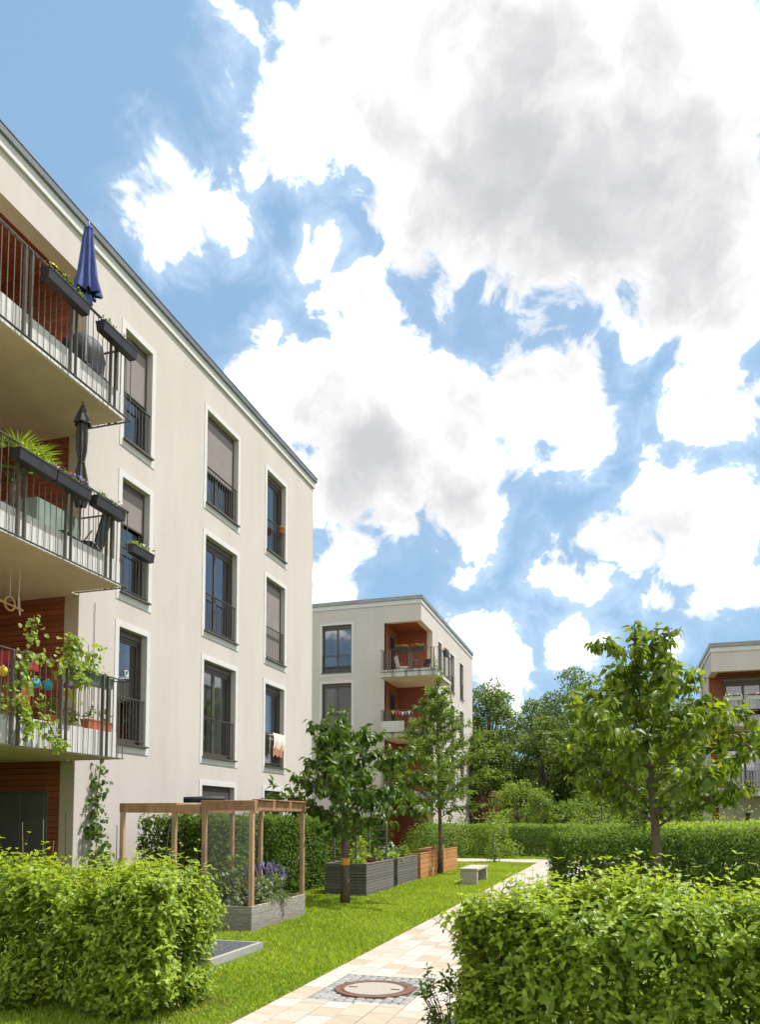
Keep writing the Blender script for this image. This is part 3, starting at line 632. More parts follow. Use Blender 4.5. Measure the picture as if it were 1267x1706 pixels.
# ------------------------------------------------------------------ buildings B and C (corner loggias)
def corner_block(root, x_c, y_f, sgn, x_far, y_back, zr, loggia_w, loggia_d, floors, wins_front, wins_side, slab_x, slab_y, glass_back=None, front_far=None):
    """sgn=+1: loggia corner at the right end of the front (x_c is the largest x); sgn=-1: mirrored"""
    ff = Fac('ny', y_f); fs = Fac('px' if sgn > 0 else 'nx', x_c)
    lx0, lx1 = sorted((x_c - sgn*loggia_w, x_c)); ztop = zr - 1.05
    fo = [(a, b, c, d, 0.235) for a, b, c, d, _ in wins_front]; sidew = [(a, b, c, d, 0.235) for a, b, c, d, _ in wins_side]
    u0, u1 = sorted((x_far, x_c))
    wall_sheet(ff, u0, u1, 0, zr, fo + [(lx0, lx1, 0.02, ztop, 0)], 'wall', 'plaster', root)
    wall_sheet(fs, y_f, y_back, 0, zr, sidew + [(y_f, y_f + loggia_d, 0.02, ztop, 0)], 'side_wall', 'plaster', root)
    m = MB(); m.quad((x_far, y_f, 0), (x_far, y_back, 0), (x_far, y_back, zr), (x_far, y_f, zr)); m.quad((x_far, y_back, 0), (x_c, y_back, 0), (x_c, y_back, zr), (x_far, y_back, zr)); m.build('back_wall', 'plaster', root)
    X0, X1 = sorted((x_far, x_c))
    MB().box(X0, X1, y_f, y_back, zr-0.01, zr+0.02).build('roof', 'coping', root)
    MB().box(X0-.04, X1+.04, y_f-.04, y_back+.04, zr-0.16, zr+0.05).build('cornice', 'trim_white', root)
    MB().box(X0-.09, X1+.09, y_f-.09, y_back+.09, zr+0.053, zr+0.24).build('coping', 'coping', root)
    xi_ = x_c - sgn*loggia_w; yb = y_f + loggia_d; t = 0.3; rt = 0.3 if sgn > 0 else 0.05
    m = MB()                                                     # beams and reveals
    a, b = sorted((xi_, x_c))
    m.quad((a, y_f, ztop), (b, y_f, ztop), (b, y_f+t, ztop), (a, y_f+t, ztop))
    m.quad((x_c, y_f, ztop), (x_c, yb, ztop), (x_c-sgn*t, yb, ztop), (x_c-sgn*t, y_f, ztop+0.0005))
    m.quad((a, y_f+t, ztop), (b-(t if sgn > 0 else 0), y_f+t, ztop), (b-(t if sgn > 0 else 0), y_f+t, ztop+.3), (a, y_f+t, ztop+.3))
    m.quad((x_c-sgn*t, y_f, ztop), (x_c-sgn*t, yb, ztop), (x_c-sgn*t, yb, ztop+.3), (x_c-sgn*t, y_f, ztop+.3))
    m.quad((xi_, y_f, 0.02), (xi_, y_f+t*.7, 0.02), (xi_, y_f+t*.7, ztop), (xi_, y_f, ztop))
    m.quad((x_c, yb, 0.02), (x_c-sgn*rt, yb, 0.02), (x_c-sgn*rt, yb, ztop), (x_c, yb, ztop)); m.build('loggia_reveal', 'plaster_smooth', root)
    # red boarding: back and inner side, ceiling
    bk = MB(); z = 0.05
    while z < ztop + 0.2:
        a, b = sorted((xi_, x_c - sgn*rt)); bk.box(a, b, yb-0.02, yb-0.001, z, z+0.094)
        bk.box(min(xi_, xi_+sgn*.02), max(xi_, xi_+sgn*.02), y_f+t*.7, yb-0.021, z, z+0.094); z += 0.11
    a, b = sorted((xi_+sgn*.025, x_c - sgn*t))
    y = y_f + t + .01
    while y < yb - .05: bk.box(a, b, y, y+0.09, ztop+0.10, ztop+0.118); y += 0.105
    stuff(bk.build('boarding', 'red_wood', root))
    m = MB(); m.quad((a-.1, y_f+t, ztop+.12), (b+.1, y_f+t, ztop+.12), (b+.1, yb, ztop+.12), (a-.1, yb, ztop+.12)); m.quad((xi_, y_f, 0), (xi_, yb, 0), (xi_, yb, ztop+.2), (xi_, y_f, ztop+.2)); m.quad((xi_, yb, 0), (x_c-sgn*rt, yb, 0), (x_c-sgn*rt, yb, ztop+.2), (xi_, yb, ztop+.2)); m.build('loggia_lining', 'black', root)
    for zf in floors:
        zb = zf - 0.26; (sx0, sx1), (sy0, sy1) = slab_x, slab_y
        bl = MB().box(min(sx0, xi_)+0.02, sx1-0.01, sy0+.01, sy1, zb, zf-.01).build('balcony', 'concrete_soffit', root)
        x = sx0; k = 0
        while x < sx1 - 0.05:
            x1 = min(x + (0.52 if k % 2 == 0 else 0.16), sx1)
            MB().bbox(x+.003, x1-.003, sy0-0.03, sy0+0.06, zb+0.0, zf+0.10, 0.005).build('edge_panel', 'concrete_edge' if k % 2 == 0 else 'concrete_dark', bl); x = x1; k += 1
        ox = sx1 if sgn > 0 else sx0; y = sy0 + 0.065
        while y < sy1 - 0.05:
            y1 = min(y + 0.9, sy1); MB().bbox(min(ox-sgn*.06, ox+sgn*.02), max(ox-sgn*.06, ox+sgn*.02), y+.003, y1-.003, zb, zf+.10, 0.005).build('edge_panel', 'concrete_edge', bl); y = y1
        inner = sx0 if sgn > 0 else sx1
        rpts = [(inner, y_f-0.02), (inner, sy0-.05), (ox, sy0-.05), (ox+sgn*.04, sy0-.05), (ox+sgn*.04, sy1)]
        railing(bl, [rpts[0], rpts[1], rpts[3], rpts[4]], zf-0.02, zf+1.1, spacing=0.15, post_gap=1.1)
        # glazed door in the inner side wall
        dm = MB(); fx = Fac('px' if sgn > 0 else 'nx', xi_ + sgn*.021); 
        for q in ((y_f+.75, y_f+.82, zf, zf+2.3), (y_f+1.75, y_f+1.82, zf, zf+2.3), (y_f+.82, y_f+1.75, zf+2.2, zf+2.3)): fx.box(dm, *q, 0, 0.05)
        dd = dm.build('door', 'bronze', root); MB().quad(fx.P(y_f+.82, zf, .01), fx.P(y_f+1.75, zf, .01), fx.P(y_f+1.75, zf+2.2, .01), fx.P(y_f+.82, zf+2.2, .01)).build('pane', 'glass', dd)
        MB().quad(fx.P(y_f+.82, zf, .004), fx.P(y_f+1.75, zf, .004), fx.P(y_f+1.75, zf+2.2, .004), fx.P(y_f+.82, zf+2.2, .004)).build('door_back', 'black', dd)
    for (a, b, c, d, kw) in wins_front: window(root, ff, a, b, c, d, **kw)
    for (a, b, c, d, kw) in wins_side: window(root, fs, a, b, c, d, **kw)
B_ = thing('apartment_building', (-13, 41, 0), 'cream four-storey block at the end of the lawn with corner loggias lined in red boards', 'building')
wf = [(-14.65, -13.02, v0, v0+2.5, dict(double=True, curtain=cu, bottom=0.2)) for v0, cu in ((9.33, None), (6.27, [(0.1, 0.35)]), (3.25, None))]
ws = []
for v0 in (9.3, 6.25, 3.2):
    ws += [(41.6, 42.5, v0, v0+2.25, dict()), (44.85, 46.0, v0, v0+2.25, dict(blind=v0+1.1 if v0 > 9 else None)), (47.7, 48.9, v0, v0+2.25, dict())]
corner_block(B_, XA, 37.7, 1, -22, 52.1, 12.80, 1.93, 2.5, LV, wf, ws, (-11.15, -8.30), (36.85, 40.1))
C_ = thing('apartment_building', (9, 41, 0), 'three-storey block behind the cherry tree with red boarded loggias and flower boxes', 'building')
corner_block(C_, 4.16, 37.7, -1, 20, 42.8, 9.42, 4.6, 1.6, (3.0, 6.02), [(10.5, 12.1, v, v+2.3, dict(double=True)) for v in (3.2, 6.25)], [(y, y+1.3, v, v+2.3, dict()) for v in (3.2, 6.25) for y in (41.2,)], (3.72, 8.9), (36.75, 39.2))
fc = Fac('ny', 39.27)
for zf in (3.0, 6.02):
    wn = window(C_, fc, 4.85, 6.45, zf+.02, zf+2.12, double=True, rail=False, surround=0, sill=False, curtain=[(0.62, 0.95)] if zf > 5 else [(0.4, 0.75)], room_depth=1.5, rec=0.0)
MB().box(4.46, 8.75, 39.0, 39.1, 0.02, 2.72).build('ground_floor_wall', 'plaster_grey', C_)
lm = MB().bbox(5.58, 5.74, 38.9, 39.0, 1.55, 2.02, 0.01).build('wall_lamp', 'black', C_)

# ------------------------------------------------------------------ plants: builders
def pick_front(P, k, extra=None):
    d = np.linalg.norm(P - CAM, axis=1) + RNG.uniform(0, 0.15, len(P))
    if extra is not None: d = d + extra
    idx = np.argsort(d); return idx[:k], idx[k:]
def split_leaves(P, T, Nn, size, rnd, tmpl, key, material, parent, k=300, extra=None, rest='foliage'):
    a, b = pick_front(P, k, extra)
    leaf_objects(P[a], T[a], Nn[a], size[a], rnd[a], tmpl, key, material, parent)
    return stuff(leaves(rest, P[b], T[b], Nn[b], size[b], rnd[b], tmpl, material, parent))
def shoots_to_leaves(base, direc, length, nodes, lsize):
    """opposite leaf pairs along each shoot and one pair at the tip; returns arrays and stem polylines"""
    P, T, Nn, S, stems = [], [], [], [], []
    for b, d, L_ in zip(base, direc, length):
        d = d/np.linalg.norm(d); a = np.cross(d, rvec(1)[0]); a /= np.linalg.norm(a) + 1e-9; c = np.cross(d, a)
        tip = b + d*L_; stems.append((b, tip))
        for j in range(nodes):
            t = (j + 0.6)/nodes; p = b + d*L_*t; ax = a if j % 2 else c
            sz = lsize*(1.1 - 0.5*t)*RNG.uniform(0.6, 1.3)
            for s in (-1, 1):
                q = ax*s*1.0 + d*(0.30 + 0.65*t) + RNG.normal(size=3)*0.16
                P.append(p); T.append(q); Nn.append(d + RNG.normal(size=3)*0.25 + np.array((0, 0, .35))); S.append(sz*RNG.uniform(.85, 1.12))
    return np.array(P), np.array(T), np.array(Nn), np.array(S), stems
def stems_mesh(name, stems, r, material, parent):
    m = MB()
    for a, b in stems: m.tube([a, b], [r, r*0.5], 3, cap=False)
    return m.build(name, material, parent)
def hedge_box_points(box, n, depth, face_w, hfun, rough=0.06):
    x0, x1, y0, y1 = box; faces = list(face_w); w = np.array([face_w[f] for f in faces], float); w /= w.sum()
    f = RNG.choice(len(faces), n, p=w); P = np.zeros((n, 3)); O = np.zeros((n, 3))
    x = RNG.uniform(x0, x1, n); y = RNG.uniform(y0, y1, n); hh = hfun(x, y); z = RNG.uniform(0.02, 1, n)**0.9*hh
    dd = np.abs(RNG.normal(size=n))*depth
    wob = rough*(np.sin(x*3.1 + z*2) + np.sin(y*4.3 + x*1.7) + np.sin(z*7 + x*5 + y*3)*0.7)
    for i, k in enumerate(faces):
        s = f == i
        P[s] = np.stack([x, y, z], 1)[s]
        if k == 'top': P[s, 2] = (hh + wob*.8 - dd)[s]; O[s] = (0, 0, 1)
        elif k == 'front': P[s, 1] = (y0 - wob + dd)[s]; O[s] = (0, -1, 0)
        elif k == 'back': P[s, 1] = (y1 - dd)[s]; O[s] = (0, 1, 0)
        elif k == 'left': P[s, 0] = (x0 - wob + dd)[s]; O[s] = (-1, 0, 0)
        elif k == 'right': P[s, 0] = (x1 + wob - dd)[s]; O[s] = (1, 0, 0)
    P[:, 2] = np.maximum(P[:, 2], 0.02); return P, O
def near_hedge(name, box, hfun, nshoot, faces, label, material, ends=(), lsize=0.073):
    x0, x1, y0, y1 = box
    root = thing(name, ((x0+x1)/2, (y0+y1)/2, 0), label, 'hedge')
    P, O = hedge_box_points(box, nshoot*3, 0.10, faces, hfun, .055)
    cl_ = np.sin(P[:, 0]*7.3 + 2*np.sin(P[:, 2]*6)) + np.sin(P[:, 2]*9.1 + 2*np.sin(P[:, 0]*5 + P[:, 1]*4)) + np.sin(P[:, 1]*8.7 + P[:, 0]*3)
    keep = np.argsort(-(cl_ + RNG.normal(size=len(P))*1.5))[:nshoot]; keep = RNG.permutation(keep); P, O = P[keep], O[keep]
    d = O*0.75 + np.array((0, 0, 0.75)) + RNG.normal(size=P.shape)*0.38
    L_ = RNG.uniform(0.12, 0.24, nshoot); L_ = np.where((O[:, 2] > .5) & (RNG.random(nshoot) < .2), L_*RNG.uniform(1.4, 2.1, nshoot), L_)
    lp, lt, ln, ls, st = shoots_to_leaves(P - d*0.05, d, L_, 4, lsize)
    # inner leaves give the mass
    m = nshoot; x = RNG.uniform(x0+.1, x1-.1, m); y = RNG.uniform(y0+.1, y1-.1, m); z = RNG.uniform(.05, .95, m)*hfun(x, y)
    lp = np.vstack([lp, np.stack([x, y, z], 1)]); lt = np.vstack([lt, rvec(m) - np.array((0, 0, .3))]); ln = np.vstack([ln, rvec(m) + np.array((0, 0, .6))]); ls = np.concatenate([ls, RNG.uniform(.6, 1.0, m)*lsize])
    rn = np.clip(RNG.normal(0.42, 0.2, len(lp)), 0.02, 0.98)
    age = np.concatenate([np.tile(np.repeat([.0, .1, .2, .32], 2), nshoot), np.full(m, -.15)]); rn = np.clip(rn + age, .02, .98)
    extra = np.zeros(len(lp)); extra[nshoot*8:] = 50
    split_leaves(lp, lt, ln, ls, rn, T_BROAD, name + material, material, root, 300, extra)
    stems_mesh('shoots', st, 0.0028, 'bark_red', root)
    s = MB()
    for i in range(int((x1-x0)*9)):
        bx, by = random.uniform(x0+.1, x1-.1), random.uniform(y0+.2, y1-.2); h = 0.85*hfun(np.array([bx]), np.array([by]))[0]
        p = [(bx, by, 0)]
        for k in range(1, 4): p.append((p[-1][0]+random.uniform(-.08, .08), p[-1][1]+random.uniform(-.08, .08), h*k/3))
        s.tube(p, [.012, .009, .006, .004], 5, cap=False)
    for (bx, by, h) in ends:
        p = [(bx, by, 0), (bx+.015, by, h*.35), (bx-.02, by+.02, h*.7), (bx+.01, by, h)]; s.tube(p, [.011, .009, .007, .004], 6)
    s.build('stems', 'bark_red', root, smooth=True); return root
def far_hedge(name, box, hfun, n, faces, label, material, lsize, depth=0.08, tmpl=None, rough=0.04, cat='hedge'):
    x0, x1, y0, y1 = box; root = thing(name, ((x0+x1)/2, (y0+y1)/2, 0), label, cat)
    P, O = hedge_box_points(box, n, depth, faces, hfun, rough)
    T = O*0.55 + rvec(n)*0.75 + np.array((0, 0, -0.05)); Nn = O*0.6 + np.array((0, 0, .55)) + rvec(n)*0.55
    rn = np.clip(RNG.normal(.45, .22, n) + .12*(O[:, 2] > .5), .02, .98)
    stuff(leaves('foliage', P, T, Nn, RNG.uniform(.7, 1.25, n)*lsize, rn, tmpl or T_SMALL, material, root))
    # twiggy heart of the hedge
    c = MB(); nx_, ny_ = max(3, int((x1-x0)*3)), max(3, int((y1-y0)*3))
    for i in range(nx_):
        for j in range(ny_):
            bx, by = x0+.12+(x1-x0-.24)*i/(nx_-1), y0+.12+(y1-y0-.24)*j/(ny_-1); h = hfun(np.array([bx]), np.array([by]))[0]*.9
            c.tube([(bx, by, 0), (bx+random.uniform(-.1, .1), by+random.uniform(-.1, .1), h*.5), (bx+random.uniform(-.15, .15), by+random.uniform(-.15, .15), h)], [.02, .012, .004], 4, cap=False)
    c.build('branches', 'bark', root)
    m = n//3; x = RNG.uniform(x0+.08, x1-.08, m); y = RNG.uniform(y0+.08, y1-.08, m); z = RNG.uniform(.03, .92, m)*hfun(x, y)
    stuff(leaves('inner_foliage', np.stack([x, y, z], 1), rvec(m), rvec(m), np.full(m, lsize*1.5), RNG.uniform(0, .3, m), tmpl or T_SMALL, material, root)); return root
def smooth_poly(p, q, bend, n=6):
    p, q = np.array(p), np.array(q); return [p + (q-p)*t + np.array(bend)*math.sin(math.pi*t) for t in np.linspace(0, 1, n)]
def tree(name, base, H, z0, env, nl, ns, nleaf, label, lmat, lsize, tmpl, trunk_r, droop=0.7, key=None, bark='bark', kobj=0, top=0.94, lean=(0, 0), cat='tree', skew=None, tape=None, up=0.45, lspread=0.05):
    root = thing(name, (*base, 0), label, cat); bx, by = base
    wood = MB(); npts = 9
    tp = [np.array((bx + lean[0]*t*t + 0.03*math.sin(5*t+bx), by + lean[1]*t*t + 0.03*math.cos(4*t+by), H*top*t)) for t in np.linspace(0, 1, npts)]
    tr = [trunk_r*(1.25 if i == 0 else 1)*(1 - 0.85*(i/(npts-1))**1.2) + .004 for i in range(npts)]
    wood.tube(tp, tr, 10)
    def trunk_at(z):
        t = min(max(z/(H*top), 0), 1)*(npts-1); i = min(int(t), npts-2); return tp[i] + (tp[i+1]-tp[i])*(t-i)
    LP, LT, LN = [], [], []
    def leafy(poly, dens, r):
        L_ = sum(np.linalg.norm(b-a) for a, b in zip(poly, poly[1:])); n = max(3, int(L_*dens))
        for k in range(n):
            t = (k + RNG.uniform(0, 1))/n; q = t*(len(poly)-1); i = min(int(q), len(poly)-2)
            p = poly[i] + (poly[i+1]-poly[i])*(q-i); d = poly[i+1]-poly[i]; d = d/(np.linalg.norm(d)+1e-9)
            rv = rvec(1)[0]
            LP.append(p + rv*lspread*RNG.random()); LT.append(d*0.45 + rv*0.65 + np.array((0, 0, -droop))); LN.append(rvec(1)[0]*.55 + np.array((0, 0, .55)) + np.array((d[0], d[1], 0))*.5)
    dens = nleaf
    for i in range(nl):
        t = (i + .5)/nl; z = z0 + (H*.93 - z0)*t**0.95; az = i*2.39996 + RNG.uniform(-.35, .35)
        r = env(z + 0.12*(H-z0)*up, az)*RNG.uniform(.72, 1.12)
        s = trunk_at(z - 0.15*r - 0.05); e = np.array((s[0] + r*math.cos(az), s[1] + r*math.sin(az), z + r*up*RNG.uniform(.2, 1.1)))
        if skew is not None: e[:2] += np.array(skew)*max(0., 1 - abs(z - (z0 + .45*(H-z0)))/(H-z0)*2)
        poly = smooth_poly(s, e, (0, 0, .10*r), 7)
        rr = max(.006, trunk_r*.30*(1 - .6*t)); wood.tube(poly, list(np.linspace(rr, .004, 7)), 6, cap=False)
        leafy(poly[2:], dens*.8, 0)
        for j in range(ns):
            q = RNG.uniform(.08, .98)*6; k = min(int(q), 5); p = poly[k] + (poly[k+1]-poly[k])*(q-k)
            d = (e - s)/np.linalg.norm(e - s); v = d*.45 + rvec(1)[0]*.95 + np.array((0, 0, .22)); v /= np.linalg.norm(v)
            l2 = RNG.uniform(.22, .48)*max(.55, r*.62); p2 = p + v*l2
            tw = smooth_poly(p, p2, (0, 0, -.06*l2), 4); wood.tube(tw, [.006, .005, .004, .0025], 4, cap=False); leafy(tw, dens, 0)
    for k in range(4):                                        # leader shoots
        p = tp[-1]; v = np.array((RNG.uniform(-.5, .5), RNG.uniform(-.5, .5), 1.0)); l2 = H*(1-top)*RNG.uniform(.8, 1.6); tw = [p, p + v*l2*.5, p + v*l2]; wood.tube(tw, [.007, .005, .003], 4, cap=False); leafy(tw, dens, 0)
    wood.build('trunk', bark, root, smooth=True)
    P, T, Nn = np.array(LP), np.array(LT), np.array(LN); n = len(P); S = RNG.uniform(.65, 1.2, n)*lsize; rn = np.clip(RNG.normal(.42, .24, n), .02, .98)
    if kobj:
        cr = MB().tube([tp[-1], tp[-1] + np.array((0, 0, .05))], .004, 4).build('crown', bark, root)
        split_leaves(P, T, Nn, S, rn, tmpl, key, lmat, cr, kobj)
    else: stuff(leaves('crown', P, T, Nn, S, rn, tmpl, lmat, root))
    if tape is not None:
        zc = tape; c = trunk_at(zc); MB().lathe([(trunk_r*1.08, -.07), (trunk_r*1.1, 0), (trunk_r*1.06, .07)], 12, tuple(c), close=False).build('tape_band', 'tape', root)
    return root
def clump_tree(name, base, H, rad, n, label, lmat, lsize, trunk_r=.18, zc=0.58, zr=0.44, nclump=46, tmpl=None, cr=(.55, 1.05), cat='tree', shape=1.0, bark='bark', group=None):
    root = thing(name, (*base, 0), label, cat, group); bx, by = base; w = MB()
    tp = [np.array((bx + .15*math.sin(3*t+bx), by, H*.85*t)) for t in np.linspace(0, 1, 7)]; w.tube(tp, [trunk_r*(1.15 - t) for t in np.linspace(0, 1, 7)], 8)
    per = n//nclump; Ps, Os = [], []
    for c in range(nclump):
        v = rvec(1)[0]; q = RNG.uniform(.35, 1)**.5; k = np.array((v[0]*rad*q, v[1]*rad*q, v[2]*H*zr*q)); 
        if k[2] > 0: k[:2] *= (1 - (k[2]/(H*zr))**2*.55*shape)
        ctr = np.array((bx, by, H*zc)) + k; r = RNG.uniform(*cr)*rad*.34
        i = min(6, max(1, int((ctr[2]*.7)/(H*.85)*6))); w.tube([tp[i], (tp[i]+ctr)/2 + np.array((0, 0, -.1*r)), ctr], [trunk_r*.28, trunk_r*.16, .01], 4, cap=False)
        o = rvec(per); o[:, 2] = np.abs(o[:, 2])*RNG.choice([1, 1, -1], per); rr = r*(RNG.uniform(.25, 1, per)**.4)
        p = ctr + o*rr[:, None]*np.array((1, 1, .75)); Ps.append(p); Os.append(o)
    w.build('trunk', bark, root, smooth=True)
    P, O = np.vstack(Ps), np.vstack(Os); m = len(P)
    stuff(leaves('crown', P, O*.5 + rvec(m)*.8 + np.array((0, 0, -.15)), O*.5 + rvec(m)*.5 + np.array((0, 0, .5)), RNG.uniform(.65, 1.3, m)*lsize, np.clip(RNG.normal(.42, .24, m), .02, .98), tmpl or T_FLAT, lmat, root))
    return root
def bush(name, c, rx, ry, h, n, label, lmat, lsize, tmpl=None, z0=0.0, cat='shrub', droop=0.1, nst=7, stem='bark'):
    root = thing(name, (c[0], c[1], z0), label, cat); w = MB()
    ends = []
    for i in range(nst):
        a = i*2.4; e = np.array((c[0]+rx*.6*math.cos(a)*random.uniform(.3, 1), c[1]+ry*.6*math.sin(a)*random.uniform(.3, 1), z0+h*random.uniform(.6, .95))); w.tube([np.array((c[0]+rx*.08*math.cos(a), c[1]+ry*.08*math.sin(a), z0)), e], [.012*h+.003, .003], 4, cap=False)
    w.build('stems', stem, root)
    o = rvec(n); o[:, 2] = np.abs(o[:, 2]); q = RNG.uniform(.15, 1, n)**.35; lob = 1 + .22*np.sin(o[:, 0]*5 + c[0]) + .2*np.sin(o[:, 1]*6 + c[1]) + .15*np.sin(o[:, 2]*9)
    P = np.stack([c[0]+o[:, 0]*rx*q*lob, c[1]+o[:, 1]*ry*q*lob, z0 + .06*h + o[:, 2]*h*.92*q*np.clip(lob, .8, 1.15)], 1)
    stuff(leaves('foliage', P, o*.6 + rvec(n)*.7 + np.array((0, 0, -droop)), o*.5 + rvec(n)*.5 + np.array((0, 0, .5)), RNG.uniform(.65, 1.3, n)*lsize, np.clip(RNG.normal(.45, .24, n), .02, .98), tmpl or T_SMALL, lmat, root)); return root

# ------------------------------------------------------------------ plants: placed
def bed(x0, x1, y0, y1):
    m = MB(); n = 24; pts = []
    for i in range(n): 
        q = 2*math.pi*i/n; cx_, cy_ = (x0+x1)/2, (y0+y1)/2; rx, ry = (x1-x0)/2, (y1-y0)/2
        c, s = math.cos(q), math.sin(q); k = 1/max(abs(c), abs(s))*random.uniform(.93, 1.03); pts.append((cx_+rx*c*k, cy_+ry*s*k, 0.005))
    m.quad(*pts); return struct(m.build('soil_bed', 'soil'))
bed(-7.6, -3.5, 4.9, 6.9); bed(-1.0, 3.4, 4.6, 6.7); bed(-8.4, -6.9, 12.6, 24.2)
near_hedge('dogwood_hedge', (-7.3, -3.74, 5.72, 6.85), lambda x, y: 1.12 + 0.03*(-3.5 - x) + 0.03*np.sin(x*3), 5000, {'front': 3.2, 'top': 3.4, 'right': 1.3, 'back': .8},
           'bright green dogwood hedge in front of the pergola with soil beneath', 'leaf_hedge', [(-3.86, 6.0, .95), (-3.8, 6.25, .9), (-3.95, 5.85, .8)])
near_hedge('dogwood_hedge', (-1.06, 2.3, 5.45, 6.75), lambda x, y: 1.09 + 0.04*np.sin(x*2.2 + 1.0), 5200, {'front': 3.4, 'top': 3.4, 'left': 1.0, 'back': .6},
           'broad leafy dogwood hedge across the path from the pergola, hiding the cherry trunk', 'leaf_hedge', [(-1.12, 6.05, 1.0), (-0.98, 6.0, .95), (-1.05, 5.8, .7)])
# low dogwood by the paving
r_ = thing('young_dogwood', (-1.22, 5.75, 0), 'low young dogwood shrub with bare stems beside the paving', 'shrub')
bp = np.array([(-1.22 + RNG.uniform(-.22, .16), 5.78 + RNG.uniform(-.15, .15), RNG.uniform(.1, .5)) for _ in range(48)])
dv = np.stack([RNG.normal(size=48)*.5 - .1, RNG.normal(size=48)*.5, np.full(48, .7)], 1)
lp, lt, ln, ls, st = shoots_to_leaves(bp, dv, RNG.uniform(.1, .2, 48), 4, .062)
split_leaves(lp, lt, ln, ls, np.clip(RNG.normal(.4, .2, len(lp)), 0, 1), T_BROAD, 'youngleaf', 'leaf_hedge_dark', r_, 150)
stems_mesh('shoots', st, .003, 'bark_red', r_); m = MB()
for b in bp[::3]: m.tube([(-1.2, 5.75, 0), (-1.21 + (b[0]+1.21)*.5, 5.75 + (b[1]-5.75)*.4, b[2]*.6), tuple(b)], [.007, .005, .003], 5, cap=False)
m.build('stems', 'bark_red', r_)
bush('ground_cover_tuft', (-1.0, 5.35), .3, .3, .35, 500, 'pale green leafy tuft at the foot of the right hedge', 'leaf_light', .05, T_SMALL)
# clipped hedges
far_hedge('hornbeam_hedge', (-1.12, 8.0, 14.0, 15.5), lambda x, y: 1.46 + 0.02*np.sin(x*2), 30000, {'front': 4, 'top': 4, 'left': 1.2}, 'clipped dark green hedge behind the cherry tree trunk', 'leaf_hedge_dark', .062)
far_hedge('hornbeam_hedge', (0.8, 12.0, 21.0, 22.6), lambda x, y: 1.62 + 0.03*np.sin(x*2.4), 12000, {'front': 3, 'top': 4, 'left': .6}, 'second clipped hedge further back, below the balconies of the three-storey block', 'leaf_hedge', .075)
far_hedge('privet_hedge', (-8.5, -7.12, 12.6, 24.4), lambda x, y: 1.74 - 0.25*np.clip((y-23.2), 0, 1.2)**2 + .03*np.sin(y*2), 42000, {'right': 5, 'top': 2.6, 'front': 1.0, 'back': .4}, 'tall leafy hedge along the wall behind the dark planters', 'leaf_hedge_dark', .07, .10, rough=.06)
far_hedge('hornbeam_hedge', (-9.2, 1.5, 36.7, 38.0), lambda x, y: 1.46 + 0*x, 16000, {'front': 4, 'top': 2.5}, 'low clipped hedge beyond the crossing path at the end of the lawn', 'leaf_mid', .085, .06)
bush('forsythia_shrub', (-5.4, 33.0+2.2), 1.25, .9, 1.95, 3200, 'loose yellow-green shrub at the corner of the crossing path', 'leaf_light', .10)
bush('privet_shrub', (-7.6, 34.9), 1.5, .9, 1.75, 3000, 'rounded mid-green shrub in front of the end block', 'leaf_mid', .10)
bush('smoke_bush', (-6.4, 39.5), 1.0, .8, 3.0, 1800, 'dark red-leaved bush behind the far hedge', 'leaf_red', .13)
bush('ligustrum_shrub', (-6.9, 28.5), .8, 1.2, 1.55, 2600, 'dark shrub behind the orange planters', 'leaf_hedge_dark', .08)
bush('young_elder', (-4.72, 31.0), .28, .28, 1.75, 420, 'slender sapling with pale leaves beside the bench end of the lawn', 'leaf_light', .09, nst=3)
bush('dogwood_shrub', (3.6, 27.5), 1.6, 1.2, 2.1, 2600, 'light green shrub above the clipped hedges by the three-storey block', 'leaf_light', .09)
bush('hazel_shrub', (-0.9, 30), 1.3, 1.2, 1.9, 2600, 'leafy shrub between the clipped hedges beyond the path end', 'leaf_mid', .09)
# trees of the lawn
def env3(z, az): 
    t = (z - 1.4)/(4.79 - 1.4); return np.interp(t, [0, .1, .3, .48, .62, .8, .92, 1.0], [.9, 1.45, 1.68, 1.6, 1.1, .75, .6, .3])
tree('cherry_tree', (0.55, 12.7), 4.72, 1.78, env3, 32, 12, 42, 'large-leaved cherry tree standing behind the right hedge', 'leaf_cherry', .150, T_CHERRY, .078, .75, 'cherry3', kobj=300, lean=(-.22, 0), skew=(.3, 0), up=.42)
def env1(z, az):
    t = (z - 1.3)/(3.95 - 1.3); return np.interp(t, [0, .12, .3, .45, .62, .85, 1.0], [1.05, 1.7, 1.95, 1.6, 1.1, .85, .45])
tree('cherry_tree', (-5.37, 15.15), 3.86, 1.62, env1, 26, 12, 44, 'dark-leaved cherry tree with a yellow band on its trunk between pergola and dark planters', 'leaf_cherry_dark', .155, T_CHERRY, .088, .75, 'cherry1', kobj=300, tape=.86, up=.32, top=.9, skew=(.25, 0))
def env2(z, az):
    t = (z - 1.6)/(6.37 - 1.6); return np.interp(t, [0, .08, .25, .42, .58, .75, .9, 1.0], [.8, 1.5, 1.95, 1.95, 1.45, .7, .5, .25])
tree('linden_tree', (-5.48, 24.5), 6.3, 2.0, env2, 44, 16, 60, 'slender young tree with fine leaves beside the orange planters', 'leaf_mid', .098, T_SMALL, .07, .35, tape=None, up=.4, top=.95)
